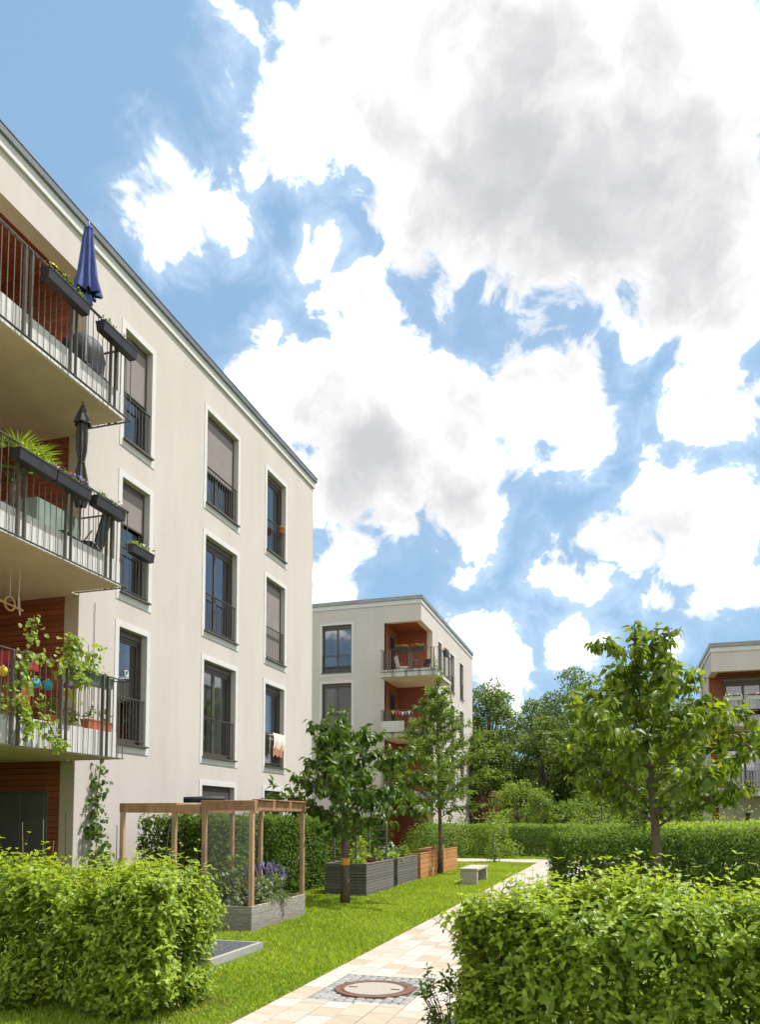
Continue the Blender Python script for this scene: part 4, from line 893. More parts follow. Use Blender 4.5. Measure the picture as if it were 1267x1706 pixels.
# behind the far hedge
clump_tree('crab_apple_tree', (-5.2, 42.5), 3.9, 1.5, 3600, 'small pale green tree with a short trunk behind the far hedge', 'leaf_light', .12, .07, nclump=34, zc=.62, zr=.36)
clump_tree('crab_apple_tree', (-3.7, 41.0), 3.5, 1.0, 2400, 'narrow small tree right of the pale one behind the far hedge', 'leaf_mid', .11, .05, nclump=26, zc=.55, zr=.42)
clump_tree('apple_tree', (-0.9, 40.5), 3.6, 2.0, 3600, 'low spreading tree behind the cherry crown beyond the hedges', 'leaf_mid', .12, .07, nclump=34, zc=.55, zr=.36)
wood = [(-13.0, 66, 12.4, 2.4, 'leaf_pine', 'dark conifer just past the corner of the end block'), (-9.6, 62, 12.6, 3.0, 'leaf_wood', 'tall loose-crowned tree second in the row behind the end block'),
        (-6.6, 66, 11.6, 3.0, 'leaf_wood', 'rounded wood tree in the dip of the treeline'), (-2.6, 61, 13.0, 3.4, 'leaf_wood', 'tallest broad tree of the distant treeline'),
        (1.2, 64, 12.2, 3.2, 'leaf_wood', 'bushy distant tree behind the top of the cherry crown'), (5.6, 70, 11.5, 3.4, 'leaf_wood', 'distant tree half hidden behind the three-storey block'),
        (-8.2, 52, 7.4, 2.2, 'leaf_wood', 'shorter dark tree below the loose-crowned one'), (-4.6, 53, 8.6, 2.5, 'leaf_wood', 'mid-height tree in the middle of the wood edge'),
        (-0.6, 51, 9.3, 2.6, 'leaf_mid', 'lighter green tree at the wood edge left of the cherry tree'), (3.2, 55, 8.4, 2.8, 'leaf_wood', 'mid-height tree behind the cherry trunk'),
        (-11.5, 72, 11.2, 2.8, 'leaf_wood', 'rear tree filling the gap beside the conifer'), (-5.0, 75, 11.0, 3.0, 'leaf_wood', 'rear tree filling the dip of the treeline'), (-1.0, 76, 12.2, 3.2, 'leaf_wood', 'rear tree behind the tallest broad one')]
for (x, y, h, r, lm_, lab) in wood:
    clump_tree('pine_tree' if lm_ == 'leaf_pine' else 'wood_tree', (x, y), h, r, 14000, lab, lm_, .21, .2, nclump=70, zc=.53, zr=.49, cr=(.6, 1.1), shape=.9, group='trees of the wood beyond the courtyard')
und = MB()
x_ = RNG.uniform(-16, 9, 26000); y_ = RNG.uniform(46, 60, 26000); z_ = RNG.uniform(0, 1, 26000)*(2.6 + 1.1*np.sin(x_*.9) + .7*np.sin(y_*1.3 + x_))
o = stuff(leaves('undergrowth', np.stack([x_, y_, z_], 1), rvec(26000), rvec(26000) + np.array((0, 0, .6)), RNG.uniform(.15, .28, 26000), RNG.uniform(0, .6, 26000), T_FLAT, 'leaf_wood')); tag(o, 'dark undergrowth filling the wood below the distant trees', 'undergrowth')

# lawn blades ---------------------------------------------------------
def lawn(n, x0, x1, y0, y1, excl, power):
    y = y0 + (y1-y0)*RNG.random(n)**power; x = RNG.uniform(x0, x1, n); k = np.ones(n, bool)
    for a, b, c, d in excl: k &= ~((x > a) & (x < b) & (y > c) & (y < d))
    x, y = x[k], y[k]; m = len(x); d = np.hypot(x, y)
    h = RNG.uniform(.025, .062, m)*(1 + .3*np.sin(x*2.3 + y)); w = .0035 + .0009*d
    edge = np.exp(-((x - GX0)/.07)**2); h = h*(1 - .35*edge)
    a = RNG.uniform(0, 2*math.pi, m); lean_ = RNG.uniform(.2, .9, m)*h; b = RNG.uniform(0, 2*math.pi, m)
    dx, dy = np.cos(a)*w, np.sin(a)*w; lx, ly = np.cos(b)*lean_, np.sin(b)*lean_
    V = np.stack([np.stack([x-dx, y-dy, np.zeros(m)], 1), np.stack([x+dx, y+dy, np.zeros(m)], 1), np.stack([x+lx, y+ly, h], 1)], 1).reshape(-1, 3)
    patch = .5 + .5*np.sin(x*1.7 + 1.3*np.sin(y*1.1))*np.sin(y*.9 + x*.6)
    return V, np.repeat(np.where(RNG.random(m) < .035 + .09*edge + .05*patch*(np.sin(x*5.1 + y*3.3) > .3), 1.0, np.clip(RNG.normal(.36, .2, m) + .28*patch, 0, .85)), 3)
ex = [(-9.2, -5.35, 10.9, 13.1), (-5.62, -4.43, 8.13, 9.67), (-6.5, -5.4, 16.6, 27.6), (-8.5, -7.1, 12.6, 24.4)]
V1, r1 = lawn(190000, -7.2, GX0 + .015, 4.5, 31.6, ex, 1.5); V2, r2 = lawn(30000, GX1 - .01, 4.2, 4.5, 20, [(-1.1, 2.3, 5.3, 6.8), (-1.1, 8, 13.9, 15.5)], 1.3); V3, r3 = lawn(14000, -12, 6, 34.05, 36.8, [], 1)
V = np.vstack([V1, V2, V3]); stuff(tag(link('grass', np_mesh('grass', V, np.arange(len(V)).reshape(-1, 3), 'grass_blade', np.concatenate([r1, r2, r3]), smooth=False)), 'short green lawn grass on both sides of the paved path', 'grass'))

# ------------------------------------------------------------------ garden furniture
def planter(x0, x1, y0, y1, h, nb, material, label, veg):
    root = thing('planter_box', ((x0+x1)/2, (y0+y1)/2, 0), label, 'planter', 'wooden planter boxes in a row on the lawn'); t = .028; bh = h/nb
    fm = MB().bbox(x0, x1, y0, y0+t, .004, bh-.008, .003).mesh('board', material, off=(x0, y0, 0)); sm = MB().bbox(x1-t, x1, y0+t, y1-t, .004, bh-.008, .003).mesh('board', material, off=(x1, y0, 0))
    for i in range(nb):
        link('board', fm, root, loc=(x0, y0, i*bh)); link('board', fm, root, loc=(x0, y1-t, i*bh)); link('board', sm, root, loc=(x1, y0, i*bh)); link('board', sm, root, loc=(x0+t, y0, i*bh))
    MB().box(x0+t+.001, x1-t-.001, y0+t+.001, y1-t-.001, .01, h-.06).build('soil', 'soil', root)
    tr = MB(); tr.box(x0-.01, x1+.01, y0-.01, y0+.05, h+.001, h+.024); tr.box(x0-.01, x1+.01, y1-.05, y1+.01, h+.001, h+.024); tr.box(x0-.01, x0+.05, y0+.051, y1-.051, h+.001, h+.024); tr.box(x1-.05, x1+.01, y0+.051, y1-.051, h+.001, h+.024); tr.build('rim', material, root)
    return root
planter(-6.42, -5.42, 16.75, 19.0, .70, 10, 'dark_slat', 'dark slatted planter nearest the banded tree, lettuce inside', 0)
planter(-6.42, -5.45, 19.45, 21.55, .70, 10, 'dark_slat', 'dark slatted planter with cabbages next to the orange ones', 0)
planter(-6.45, -5.5, 22.1, 24.3, .72, 5, 'orange_wood', 'orange boarded planter left of the slender tree trunk', 0)
planter(-6.45, -5.5, 25.2, 27.5, .72, 5, 'orange_wood', 'orange boarded planter right of the slender tree trunk, furthest of the row', 0)
veg = [('lettuce_plant', -5.75, 17.2, .16, .16, 'leaf_light', 'loose lettuce at the near corner of the first dark planter'), ('lettuce_plant', -6.1, 17.6, .2, .25, 'leaf_mid', 'darker salad plant below the first trellis'), ('red_lettuce_plant', -5.72, 17.9, .17, .17, 'leaf_red', 'reddish lettuce in the first dark planter'),
       ('lettuce_plant', -5.75, 18.5, .2, .28, 'leaf_mid', 'leafy greens at the far end of the first dark planter'), ('bean_plant', -6.1, 18.4, .25, .6, 'leaf_vine', 'bean plant climbing by the second trellis'), ('lettuce_plant', -5.7, 19.8, .22, .2, 'leaf_vine', 'yellow-green lettuce in the second dark planter'),
       ('cabbage_plant', -5.95, 20.3, .3, .42, 'leaf_sage', 'blue-green cabbage in the second dark planter'), ('cabbage_plant', -5.75, 21.0, .28, .36, 'leaf_mid', 'dark cabbage at the far end of the second dark planter'), ('herb_plant', -5.9, 23.3, .16, .2, 'leaf_light', 'small herb in the nearer orange planter'), ('herb_plant', -5.8, 26.2, .2, .25, 'leaf_vine', 'small herb in the furthest orange planter')]
for (nm, x, y, r, h, lm_, lab) in veg: bush(nm, (x, y), r, r, h, 150, lab, lm_, .11 if 'herb' not in nm else .06, T_BROAD, z0=.62, cat='plant', nst=3)
def trellis(x0, x1, y, z0, z1, n, label):
    root = thing('trellis', ((x0+x1)/2, y, z0), label, 'trellis')
    for x in (x0, x1): MB().box(x-.02, x+.02, y-.02, y+.02, z0, z1).build('post', 'trellis_wood', root)
    for i in range(n): z = z0 + .2 + (z1-z0-.26)*i/(n-1); MB().box(x0-.02, x1+.02, y-.036, y-.021, z, z+.035).build('rung', 'trellis_wood', root)
trellis(-6.47, -5.92, 17.5, .02, 1.66, 6, 'dark wooden ladder trellis behind the banded tree trunk'); trellis(-6.02, -5.57, 18.85, .64, 1.70, 5, 'dark wooden ladder trellis right of the banded tree trunk')
bn = thing('park_bench', (-3.75, 21.2, 0), 'low wooden bench without back at the edge of the path', 'bench')
for i in range(3): MB().bbox(-4.02 + i*.165, -4.02 + i*.165 + .155, 20.35, 22.1, .385, .44, .006).build('seat_plank', 'bench_wood', bn)
for y in (20.37, 21.9): MB().bbox(-4.0, -3.55, y, y+.16, 0, .384, .008).build('leg', 'bench_wood', bn)
# raised beds with pergola frames
def raised(x0, x1, y0, y1, h, label):
    root = thing('raised_bed', ((x0+x1)/2, (y0+y1)/2, 0), label, 'raised bed'); t = .045
    for i in range(3):
        a, b = i*h/3, (i+1)*h/3 - .004
        MB().bbox(x0, x1-t-.001, y0, y0+t, a, b, .004).build('board', 'old_wood', root); MB().bbox(x1-t, x1, y0, y1, a, b + random.uniform(-.003, .003), .004).build('board', 'old_wood', root); MB().bbox(x0, x1-t-.001, y1-t, y1, a, b, .004).build('board', 'old_wood', root); MB().bbox(x0, x0+t, y0+t+.001, y1-t-.001, a, b, .004).build('board', 'old_wood', root)
    MB().box(x0+t+.002, x1-t-.002, y0+t+.002, y1-t-.002, .0, h-.05).build('soil', 'soil', root); return root
raised(-6.42, -5.38, 10.94, 13.08, .385, 'weathered grey raised bed with lavender at the lawn edge'); raised(-7.95, -6.6, 10.94, 13.08, .385, 'weathered raised bed behind the left hedge')
def pergola(x0, x1, y0, y1, h, label, over=.07):
    root = thing('pergola', ((x0+x1)/2, (y0+y1)/2, 0), label, 'pergola'); p = .035
    for x in (x0, x1):
        for y in (y0, y1): MB().bbox(x-p, x+p, y-p, y+p, .05, h-.17, .006).build('post', 'pergola_post', root)
    for y in (y0, y1): MB().bbox(x0-over, x1+over, y-p+.004, y+p-.004, h-.168, h-.012, .006).build('beam', 'pergola_wood', root)
    for x in (x0, x1): MB().bbox(x-p+.004, x+p-.004, y0+p, y1-p, h-.166, h-.014, .006).build('beam', 'pergola_wood', root)
    return root
pg = pergola(-6.24, -5.42, 11.0, 13.02, 2.02, 'orange-brown timber frame hung with fine net over the raised bed', .06)
MB().box(-6.2, -5.47, 10.985, 10.987, .40, 1.85).build('net', 'insect_net', pg); MB().box(-6.222, -6.22, 11.04, 12.98, .40, 1.85).build('net', 'insect_net', pg)
for i in range(3): MB().bbox(-5.50 , -5.34, 11.15 + i*.66, 11.2 + i*.66 + .52, 2.012, 2.03, .004).build('roof_batten', 'pergola_wood', pg)
pg2 = pergola(-7.74, -6.78, 11.0, 12.95, 1.99, 'open orange-brown timber frame standing behind the left hedge', .05)
MB().bbox(-6.72, -6.31, 10.972, 11.03, 1.80, 1.95, .005).build('beam', 'pergola_wood', pg2)
rt = MB().tube([(-6.98, 11.6, 2.04), (-6.7, 11.7, 2.045), (-6.3, 11.75, 2.05)], [.05, .055, .045], 8).build('rolled_net', 'black_cloth', None, smooth=True); tag(rt, 'dark rolled-up net lying on top of the timber frames', 'net')
lv = bush('lavender_plant', (-5.68, 12.0), .38, .52, .42, 1500, 'grey-green lavender with purple flower spikes in the raised bed', 'leaf_sage', .07, T_SMALL, z0=.33, cat='plant')
n = 240; a = RNG.uniform(0, 2*math.pi, n); q = RNG.uniform(0, 1, n)**.5; P = np.stack([-5.68 + .36*q*np.cos(a), 12.0 + .5*q*np.sin(a), .66 + .22*np.sqrt(np.clip(1-q*q, 0, 1)) + RNG.uniform(-.02, .09, n)], 1)
D_ = np.stack([np.cos(a)*q*.5, np.sin(a)*q*.5, np.ones(n)], 1); stuff(leaves('flower_spikes', P, D_, rvec(n), RNG.uniform(.05, .09, n), RNG.random(n), leaf_small(.35), 'petal_lavender', lv))
bush('tomato_plant', (-6.0, 11.45), .28, .3, .5, 420, 'pale leafy plant behind the net in the raised bed', 'leaf_sage', .1, T_BROAD, z0=.33, cat='plant')
bush('strawberry_plant', (-6.35, 12.3), .2, .3, .3, 160, 'low leafy plant with reddish stems behind the left hedge top', 'leaf_red', .09, T_BROAD, z0=.33, cat='plant')
bush('bean_plant', (-6.75, 12.9), .2, .2, .75, 200, 'leafy bean plant beside the frame posts', 'leaf_vine', .09, T_BROAD, z0=.33, cat='plant')
def stick(p0, p1, r, material, label): tag(MB().tube([p0, p1], [r, r*.8], 6).build('garden_stake', material), label, 'stake', 'thin stakes stuck in the beds')
stick((-8.0, 9.15, 0), (-8.0, 9.04, 1.67), .007, 'bamboo', 'thin leaning cane in front of the left door leaf'); stick((-8.0, 9.5, 0), (-8.0, 9.46, 1.71), .007, 'bamboo', 'thin upright cane in front of the right door leaf')
stick((-8.0, 9.6, 0), (-8.0, 9.69, 1.4), .006, 'bamboo', 'short slanting cane by the right edge of the door'); stick((-8.0, 9.98, 0), (-8.0, 9.94, 1.82), .009, 'stake_dark', 'dark stake in front of the loggia wall edge')
stick((-8.0, 10.34, 0), (-8.0, 10.34, 1.48), .007, 'stake_dark', 'dark stake beside the climbing plant'); stick((-8.0, 11.22, 0), (-8.0, 11.21, 1.62), .008, 'stake_dark', 'dark stake just left of the timber frame')
stick((-7.6, 11.9, .3), (-7.85, 12.6, 1.76), .010, 'stake_dark', 'long dark stake leaning between the frame posts'); stick((-7.4, 12.0, .3), (-7.4, 11.95, 1.35), .007, 'stake_dark', 'dark stake standing between the frame posts')
stick((-7.6, 11.5, .3), (-7.58, 11.5, 1.2), .006, 'stake_dark', 'short dark stake near the left frame post'); stick((-7.1, 12.6, .3), (-7.12, 12.6, 1.7), .007, 'stake_dark', 'dark stake beside the middle frame post')
stick((-5.95, 11.1, .36), (-5.5, 11.25, 1.25), .006, 'bamboo', 'pale cane leaning across the net'); stick((-5.85, 11.05, .36), (-5.48, 11.2, 1.0), .006, 'bamboo', 'lower pale cane leaning across the net'); stick((-5.42, 11.05, 1.1), (-5.62, 11.9, .4), .005, 'rope', 'taut string from the corner post to the lavender')
stick((-5.9, 12.6, .36), (-5.92, 12.62, 1.15), .006, 'bamboo', 'cane standing behind the lavender'); 
hod = thing('compost_bag', (-7.7, 12.0, .33), 'sagging dark compost bag between the frame posts', 'bag'); MB().lathe([(.02, 0), (.24, 0), (.27, .2), (.25, .42), (.2, .5), (.05, .52)], 14, (-7.75, 12.1, .33), mod=lambda q, z, i: 1 + .12*math.sin(3*q + i) + .05*math.sin(7*q)).build('bag', 'black_cloth', hod, smooth=True)
wc = thing('watering_can', (-6.95, 12.2, .33), 'small green plastic watering can behind the left hedge', 'watering can'); MB().lathe([(.07, 0), (.085, .02), (.08, .2), (.05, .26), (.045, .28)], 14, (-6.95, 12.2, .33)).build('body', 'teal_plastic', wc, smooth=True); MB().tube([(-6.9, 12.2, .4), (-6.78, 12.2, .55), (-6.74, 12.2, .62)], [.02, .014, .02], 8).build('spout', 'teal_plastic', wc); MB().tube([(-7.0, 12.2, .6), (-7.08, 12.2, .58), (-7.1, 12.2, .45), (-7.03, 12.2, .38)], .01, 6).build('handle', 'teal_plastic', wc)

# ------------------------------------------------------------------ things on the balconies
def petals(n, c, rx, ry, rz, material, parent, size=.035, name='blossoms'):
    P = np.stack([c[0]+RNG.uniform(-rx, rx, n), c[1]+RNG.uniform(-ry, ry, n), c[2]+RNG.uniform(-rz, rz, n)], 1); V, F = [], []
    T = []
    for k in range(5):
        q = 2*math.pi*k/5; V.append((math.cos(q)*.5, math.sin(q)*.5, .1)); V.append((math.cos(q+.63)*.25, math.sin(q+.63)*.25, .02))
    V.append((0, 0, 0)); F = [(10, i, (i+1) % 10) for i in range(10)]
    up = rvec(n)*.6 + np.array((.4, 0, .7)); t = np.cross(up, rvec(n))
    return stuff(leaves(name, P, t, up, RNG.uniform(.7, 1.3, n)*size, RNG.random(n), (np.array(V), np.array(F)), material, parent))
def flower_box(c, length, axis, label, boxm='box_dark', flowers=(), leaf='leaf_mid', nleaf=160, h=.17, w=.18, lsize=.05, lh=.10):
    root = thing('flower_box', c, label, 'flower box', 'flower boxes hanging on railings'); x, y, z = c; m = MB(); L_ = length/2
    def ring(k, zz, off=0): 
        a, b = (w/2*k - off, L_*(.96 + .04*k) - off); a, b = (a, b) if axis == 'y' else (b, a)
        return [(x-a, y-b, zz), (x+a, y-b, zz), (x+a, y+b, zz), (x-a, y+b, zz)]
    rings = [ring(.78, z), ring(1, z+h-.02), ring(1.08, z+h-.02), ring(1.08, z+h), ring(.98, z+h), ring(.95, z+h-.03)]
    b0 = 0
    for r in rings: m.v += r
    for i in range(5): m.f += [(i*4+k, i*4+(k+1) % 4, (i+1)*4+(k+1) % 4, (i+1)*4+k) for k in range(4)]
    m.f.append((3, 2, 1, 0)); m.build('trough', boxm, root); s = MB(); s.quad(*ring(.94, z+h-.03)); s.build('soil', 'soil', root)
    dx, dy = (w*.42, L_*.92) if axis == 'y' else (L_*.92, w*.42)
    P = np.stack([x+RNG.uniform(-dx, dx, nleaf), y+RNG.uniform(-dy, dy, nleaf), z+h+RNG.uniform(-.02, lh, nleaf)], 1)
    stuff(leaves('foliage', P, rvec(nleaf)+np.array((.2, 0, .3)), rvec(nleaf)+np.array((0, 0, .7)), RNG.uniform(.7, 1.3, nleaf)*lsize, RNG.random(nleaf), T_SMALL, leaf, root))
    for (mt, n, off) in flowers: petals(n, (x, y+off*(axis == 'y'), z+h+lh*.95), dx, dy*(.5 if off else 1), lh*.3, mt, root, .045 if y < 30 else .1)
    for s_ in (-.3, .3):
        br = MB(); p = (x, y+s_*length) if axis == 'y' else (x+s_*length, y)
        br.bar((p[0], p[1], z-.008), (p[0], p[1], z+h), .02, .006, up=(1, 0, 0)); br.build('bracket', 'rail_metal', root)
    return root
flower_box((-8.06, 9.70, 9.80), .95, 'y', 'black flower box with yellow pansies below the blue parasol', flowers=(('petal_yellow', 14, -.2), ('petal_purple', 8, .1)), nleaf=150, lh=.14)
flower_box((-8.06, 11.0, 9.80), .92, 'y', 'black flower box at the end of the top balcony rail', flowers=(('petal_yellow', 9, .2),), nleaf=130, lh=.12, leaf='leaf_sage')
flower_box((-8.06, 9.14, 6.80), .76, 'y', 'dark flower box overflowing with light green leaves on the middle balcony', leaf='leaf_vine', nleaf=260, lh=.14)
flower_box((-8.06, 9.93, 6.80), .78, 'y', 'dark flower box full of pink and purple flowers on the middle balcony', flowers=(('petal_pink', 26, -.2), ('petal_purple', 40, .15)), nleaf=110)
flower_box((-8.06, 10.85, 6.80), .76, 'y', 'dark flower box with sparse plants right of the grey parasol', flowers=(('petal_white', 6, .1),), nleaf=90, leaf='leaf_sage')
flower_box((-9.12, 13.35, 6.97), .74, 'y', 'dark flower box with white blossoms on a window railing', flowers=(('petal_white', 22, .1),), nleaf=150, leaf='leaf_vine')
flower_box((-8.31, 10.85, 3.93), 1.0, 'y', 'grey-green flower box on the rail of the lowest balcony', boxm='box_green', nleaf=120, leaf='leaf_vine')
flower_box((-8.5, 11.28, 3.22), .62, 'y', 'long terracotta trough with seedlings on the lowest balcony', boxm='terracotta', nleaf=60, leaf='leaf_mid', lsize=.08, lh=.2)
flower_box((-8.5, 10.15, 3.22), .34, 'y', 'short terracotta trough behind the lanterns on the lowest balcony', boxm='terracotta', nleaf=70, leaf='leaf_mid', lsize=.07, lh=.25, h=.12)
pot = thing('flower_pot', (-9.3, 20.6, 10.1), 'small terracotta pot hooked on the top right window railing', 'flower pot'); MB().lathe([(.0, 0), (.07, 0), (.10, .15), (.11, .15), (.11, .18), (.09, .18), (.085, .14), (0, .14)], 16, (-9.3, 20.6, 10.08), close=False).build('pot', 'terracotta', pot, smooth=False); petals(14, (-9.28, 20.6, 10.28), .12, .16, .03, 'petal_white', pot, .06)
def parasol(x, y, zt, zb, rmax, material, label, folds=8, waist=None):
    root = thing('parasol', (x, y, zb), label, 'parasol'); h = zt - zb; n = 64
    prof = [(.004, h), (.03, h-.03), (.045, h-.07), (.072, h-.11)] if waist is None else [(.004, h), (.03, h-.04), (.09, h-.2), (.13, h-.36)]
    out = MB(); md = lambda q, z, i: 1 + (.20 + .16*(1 - z/h))*math.cos(folds*q) + .08*math.sin(3*q + 2*z)
    out.lathe(prof, n, (x, y, zb), mod=lambda q, z, i: 1 + (.06*i)*math.cos(folds*q), close=False); out.build('valance_cap', material, root, smooth=True)
    body = [(.05, h-.09), (.075, h-.25), (.10, h*.6), (.135, h*.34), (rmax, h*.15), (rmax*.97, h*.13)] if waist is None else [(.06, h-.22), (.085, h-.5), (.075, h*.55), (.045, h*.44), (.05, h*.42), (.10, h*.25), (.12, h*.12), (.07, .02)]
    b = MB(); b.lathe(body, n, (x, y, zb), mod=md, close=False); b.build('canopy', material, root, smooth=True)
    MB().tube([(x, y, zb-1.0), (x, y, zt+.03)], .018, 8).build('pole', 'galvanised' if waist is None else 'rail_metal', root)
    if waist is None: MB().lathe([(.075, .0), (.095, .06), (.07, .16)], 32, (x, y, zb), mod=lambda q, z, i: 1+.25*math.cos(5*q), close=False).build('frill', material, root, smooth=True)
    else: MB().lathe([(.058, -.02), (.06, 0), (.058, .02)], 16, (x, y, zb+h*.43), close=False).build('tie', 'black_cloth', root)
    MB().lathe([(.2, 0), (.2, .05), (.04, .08)], 20, (x, y, zb-1.44 if waist is None else zb-.86)).build('base', 'black', root)
parasol(-8.5, 10.75, 11.92, 10.46, .19, 'blue_cloth', 'closed blue parasol standing on the top balcony')
parasol(-8.5, 10.72, 8.70, 6.9, .17, 'grey_cloth', 'closed dark grey parasol tied at the waist on the middle balcony', 6, True)
def garden_chair(x, y, z, rz, material, label, legm='rail_metal', back=.5):
    root = thing('garden_chair', (x, y, z), label, 'chair'); c, s = math.cos(rz), math.sin(rz)
    W = lambda a, b, h: (x + a*c - b*s, y + a*s + b*c, z + h)
    se = MB(); q = [W(-.24, -.24, .44), W(.24, -.24, .44), W(.24, .22, .41), W(-.24, .22, .41)]; se.quad(*q); se.quad(*[(a, b, h-.03) for a, b, h in q]); 
    for i in range(4): a, b = q[i], q[(i+1) % 4]; se.quad(a, b, (b[0], b[1], b[2]-.03), (a[0], a[1], a[2]-.03))
    se.build('seat', material, root); bk = MB()
    n = 5
    for k in range(2):
        for i in range(n): bk.quad(*[W(-.24, .22 + .04*t + .02*k + .12*t, .41 + back*t) for t in (i/n,)], *[W(.24, .24 + .14*t + .02*k, .41 + back*t) for t in (i/n,)], W(.24, .24 + .14*(i+1)/n + .02*k, .41 + back*(i+1)/n), W(-.24, .24 + .14*(i+1)/n + .02*k, .41 + back*(i+1)/n))
    bk.build('backrest', material, root)
    for a in (-.23, .23):
        for b0, b1 in ((-.22, .2), (.2, -.22)): MB().tube([W(a, b0, 0), W(a, b1, .6 if b0 < 0 else .44)], .012, 6).build('leg', legm, root)
garden_chair(-9.05, 10.2, 9.04, 1.9, 'teal_cloth', 'teal folding chair on the top balcony'); garden_chair(-8.75, 11.15, 6.02, -1.2, 'black_cloth', 'black fabric chair at the end of the middle balcony', back=.55); garden_chair(-9.3, 9.75, 6.02, 1.2, 'black_cloth', 'black fabric chair left of the green table', back=.5)
cv = thing('covered_grill', (-8.85, 11.15, 9.04), 'black covered grill behind the top balcony railing', 'grill'); MB().lathe([(.30, .0), (.34, .05), (.33, .5), (.36, .75), (.33, .95), (.20, 1.1), (.05, 1.16)], 28, (-8.85, 11.12, 9.04), mod=lambda q, z, i: 1 + .07*math.cos(5*q+i) + .04*math.sin(9*q)).build('cover', 'black_cloth', cv, smooth=True); MB().tube([(-8.85, 10.85, 9.3), (-8.85, 11.4, 9.3)], .37, 20, cap=False).build('tie', 'black', cv)
tb = thing('balcony_table', (-9.0, 10.35, 6.02), 'table under a pale green cloth on the middle balcony', 'table'); ct = MB(); n = 40; top = []; hem = []
for i in range(n):
    q = 2*math.pi*i/n; k = 1/max(abs(math.cos(q)), abs(math.sin(q)))**.85; a, b = .38*math.cos(q)*k, .5*math.sin(q)*k; f_ = 1.05 + .05*math.sin(q*9); top.append((-9.0+a, 10.35+b, 6.77)); hem.append((-9.0+a*f_, 10.35+b*f_, 6.40 + .06*math.sin(q*4)))
ct.quad(*top)
for i in range(n): ct.quad(top[i], top[(i+1) % n], hem[(i+1) % n], hem[i])
ct.build('tablecloth', 'green_cloth', tb)
for a in (-.3, .3):
    for b in (-.4, .4): MB().tube([(-9+a, 10.35+b, 6.02), (-9+a, 10.35+b, 6.76)], .018, 6).build('leg', 'rail_metal', tb)
# palm
pm = thing('palm_plant', (-9.0, 9.75, 6.02), 'potted fan palm spreading over the middle balcony rail', 'palm'); MB().lathe([(.15, 0), (.2, .35), (.22, .35), (.22, .4), (.18, .4)], 18, (-9.0, 9.72, 6.02)).build('pot', 'black', pm); MB().tube([(-9, 9.72, 6.4), (-8.98, 9.72, 6.95)], [.06, .045], 8).build('trunk', 'bark', pm)
for i in range(9):
    a = i*2.4; ht = .45 + .1*(i % 3); hub = np.array((-8.98 + .3*math.cos(a), 9.72 + .3*math.sin(a), 7.0 + ht*.6)); st_ = MB().tube([(-8.98, 9.72, 6.95), tuple(hub)], [.008, .006], 5, cap=False); n = 22
    out_ = np.array((math.cos(a), math.sin(a), .55)); out_ /= np.linalg.norm(out_); sd = np.cross(out_, (0, 0, 1)); sd /= np.linalg.norm(sd); fan = np.array([out_*math.cos(q) + sd*math.sin(q) for q in np.linspace(-1.35, 1.35, n)]); nn = np.cross(sd, out_)
    fr_ = leaves('frond', np.repeat(hub[None], n, 0), fan + rvec(n)*.06, np.repeat(nn[None], n, 0) + rvec(n)*.1, RNG.uniform(.38, .5, n), RNG.uniform(.2, .8, n), leaf_small(.06, .3, .15), 'leaf_mid', pm); st_.build('stalk', 'leaf_mid', fr_)
# lowest balcony: vine, lanterns, cloth, rings, wire
def vine(polys, n, size, lmat, label, name='vine', stem='bark', spread=.06, cat='climber', nobj=0):
    root = thing(name, polys[0][0], label, cat); m = MB(); P, T = [], []
    for p in polys:
        p = [np.array(q) for q in p]; m.tube(p, [.008]*len(p), 5, cap=False)
        for k in range(n):
            q = RNG.uniform(0, len(p)-1.001); i = int(q); c = p[i] + (p[i+1]-p[i])*(q-i); P.append(c + RNG.normal(size=3)*spread); T.append(RNG.normal(size=3)*.6 + np.array((.3, 0, -.5)))
    m.build('stems', stem, root); n = len(P); stuff(leaves('foliage', np.array(P), np.array(T), rvec(n)*.5 + np.array((.6, -.2, .5)), RNG.uniform(.6, 1.3, n)*size, np.clip(RNG.normal(.5, .25, n), 0, 1), leaf_template(.9, .2, .3, .05), lmat, root)); return root
vine([[(-8.3, 8.9, 3.2), (-8.2, 9.1, 3.8), (-8.25, 9.35, 4.3), (-8.3, 9.5, 4.75)], [(-8.2, 9.2, 4.15), (-8.15, 9.6, 4.1), (-8.15, 10.1, 4.12), (-8.2, 10.5, 4.15), (-8.25, 10.9, 4.2)], [(-8.15, 9.0, 4.0), (-8.1, 9.3, 3.6), (-8.1, 9.55, 3.25), (-8.08, 9.75, 2.95), (-8.08, 9.95, 2.8)], [(-8.2, 10.2, 4.2), (-8.2, 10.3, 4.5), (-8.25, 10.25, 4.6)], [(-8.15, 9.0, 3.5), (-8.1, 9.15, 3.2), (-8.08, 9.2, 2.9)]], 110, .08, 'leaf_vine', 'light green grapevine trailing over the lowest balcony railing')
vine([[(-8.2, 10.25, 4.1), (-8.15, 10.35, 3.95), (-8.15, 10.4, 3.8)], [(-8.3, 10.3, 4.0), (-8.28, 10.35, 4.35), (-8.3, 10.3, 4.5)], [(-8.3, 10.7, 4.1), (-8.25, 10.8, 4.3), (-8.25, 10.8, 4.45)]], 55, .09, 'leaf_vine', 'grapevine tuft above the purple lantern on the lowest balcony', spread=.09)
vine([[(-9.2, 12.2, 0), (-9.15, 12.15, .8), (-9.12, 12.2, 1.4), (-9.15, 12.15, 1.9)], [(-9.15, 12.3, 0), (-9.1, 12.35, .7), (-9.1, 12.3, 1.3)], [(-9.2, 12.1, 1.4), (-9.2, 12.25, 2.1), (-9.2, 12.36, 2.75)], [(-9.1, 12.45, 0), (-9.1, 12.5, .5), (-9.1, 12.45, .95)]], 120, .095, 'leaf_cherry_dark', 'dark green climbing plant growing up the cream wall beside the loggia', spread=.09)
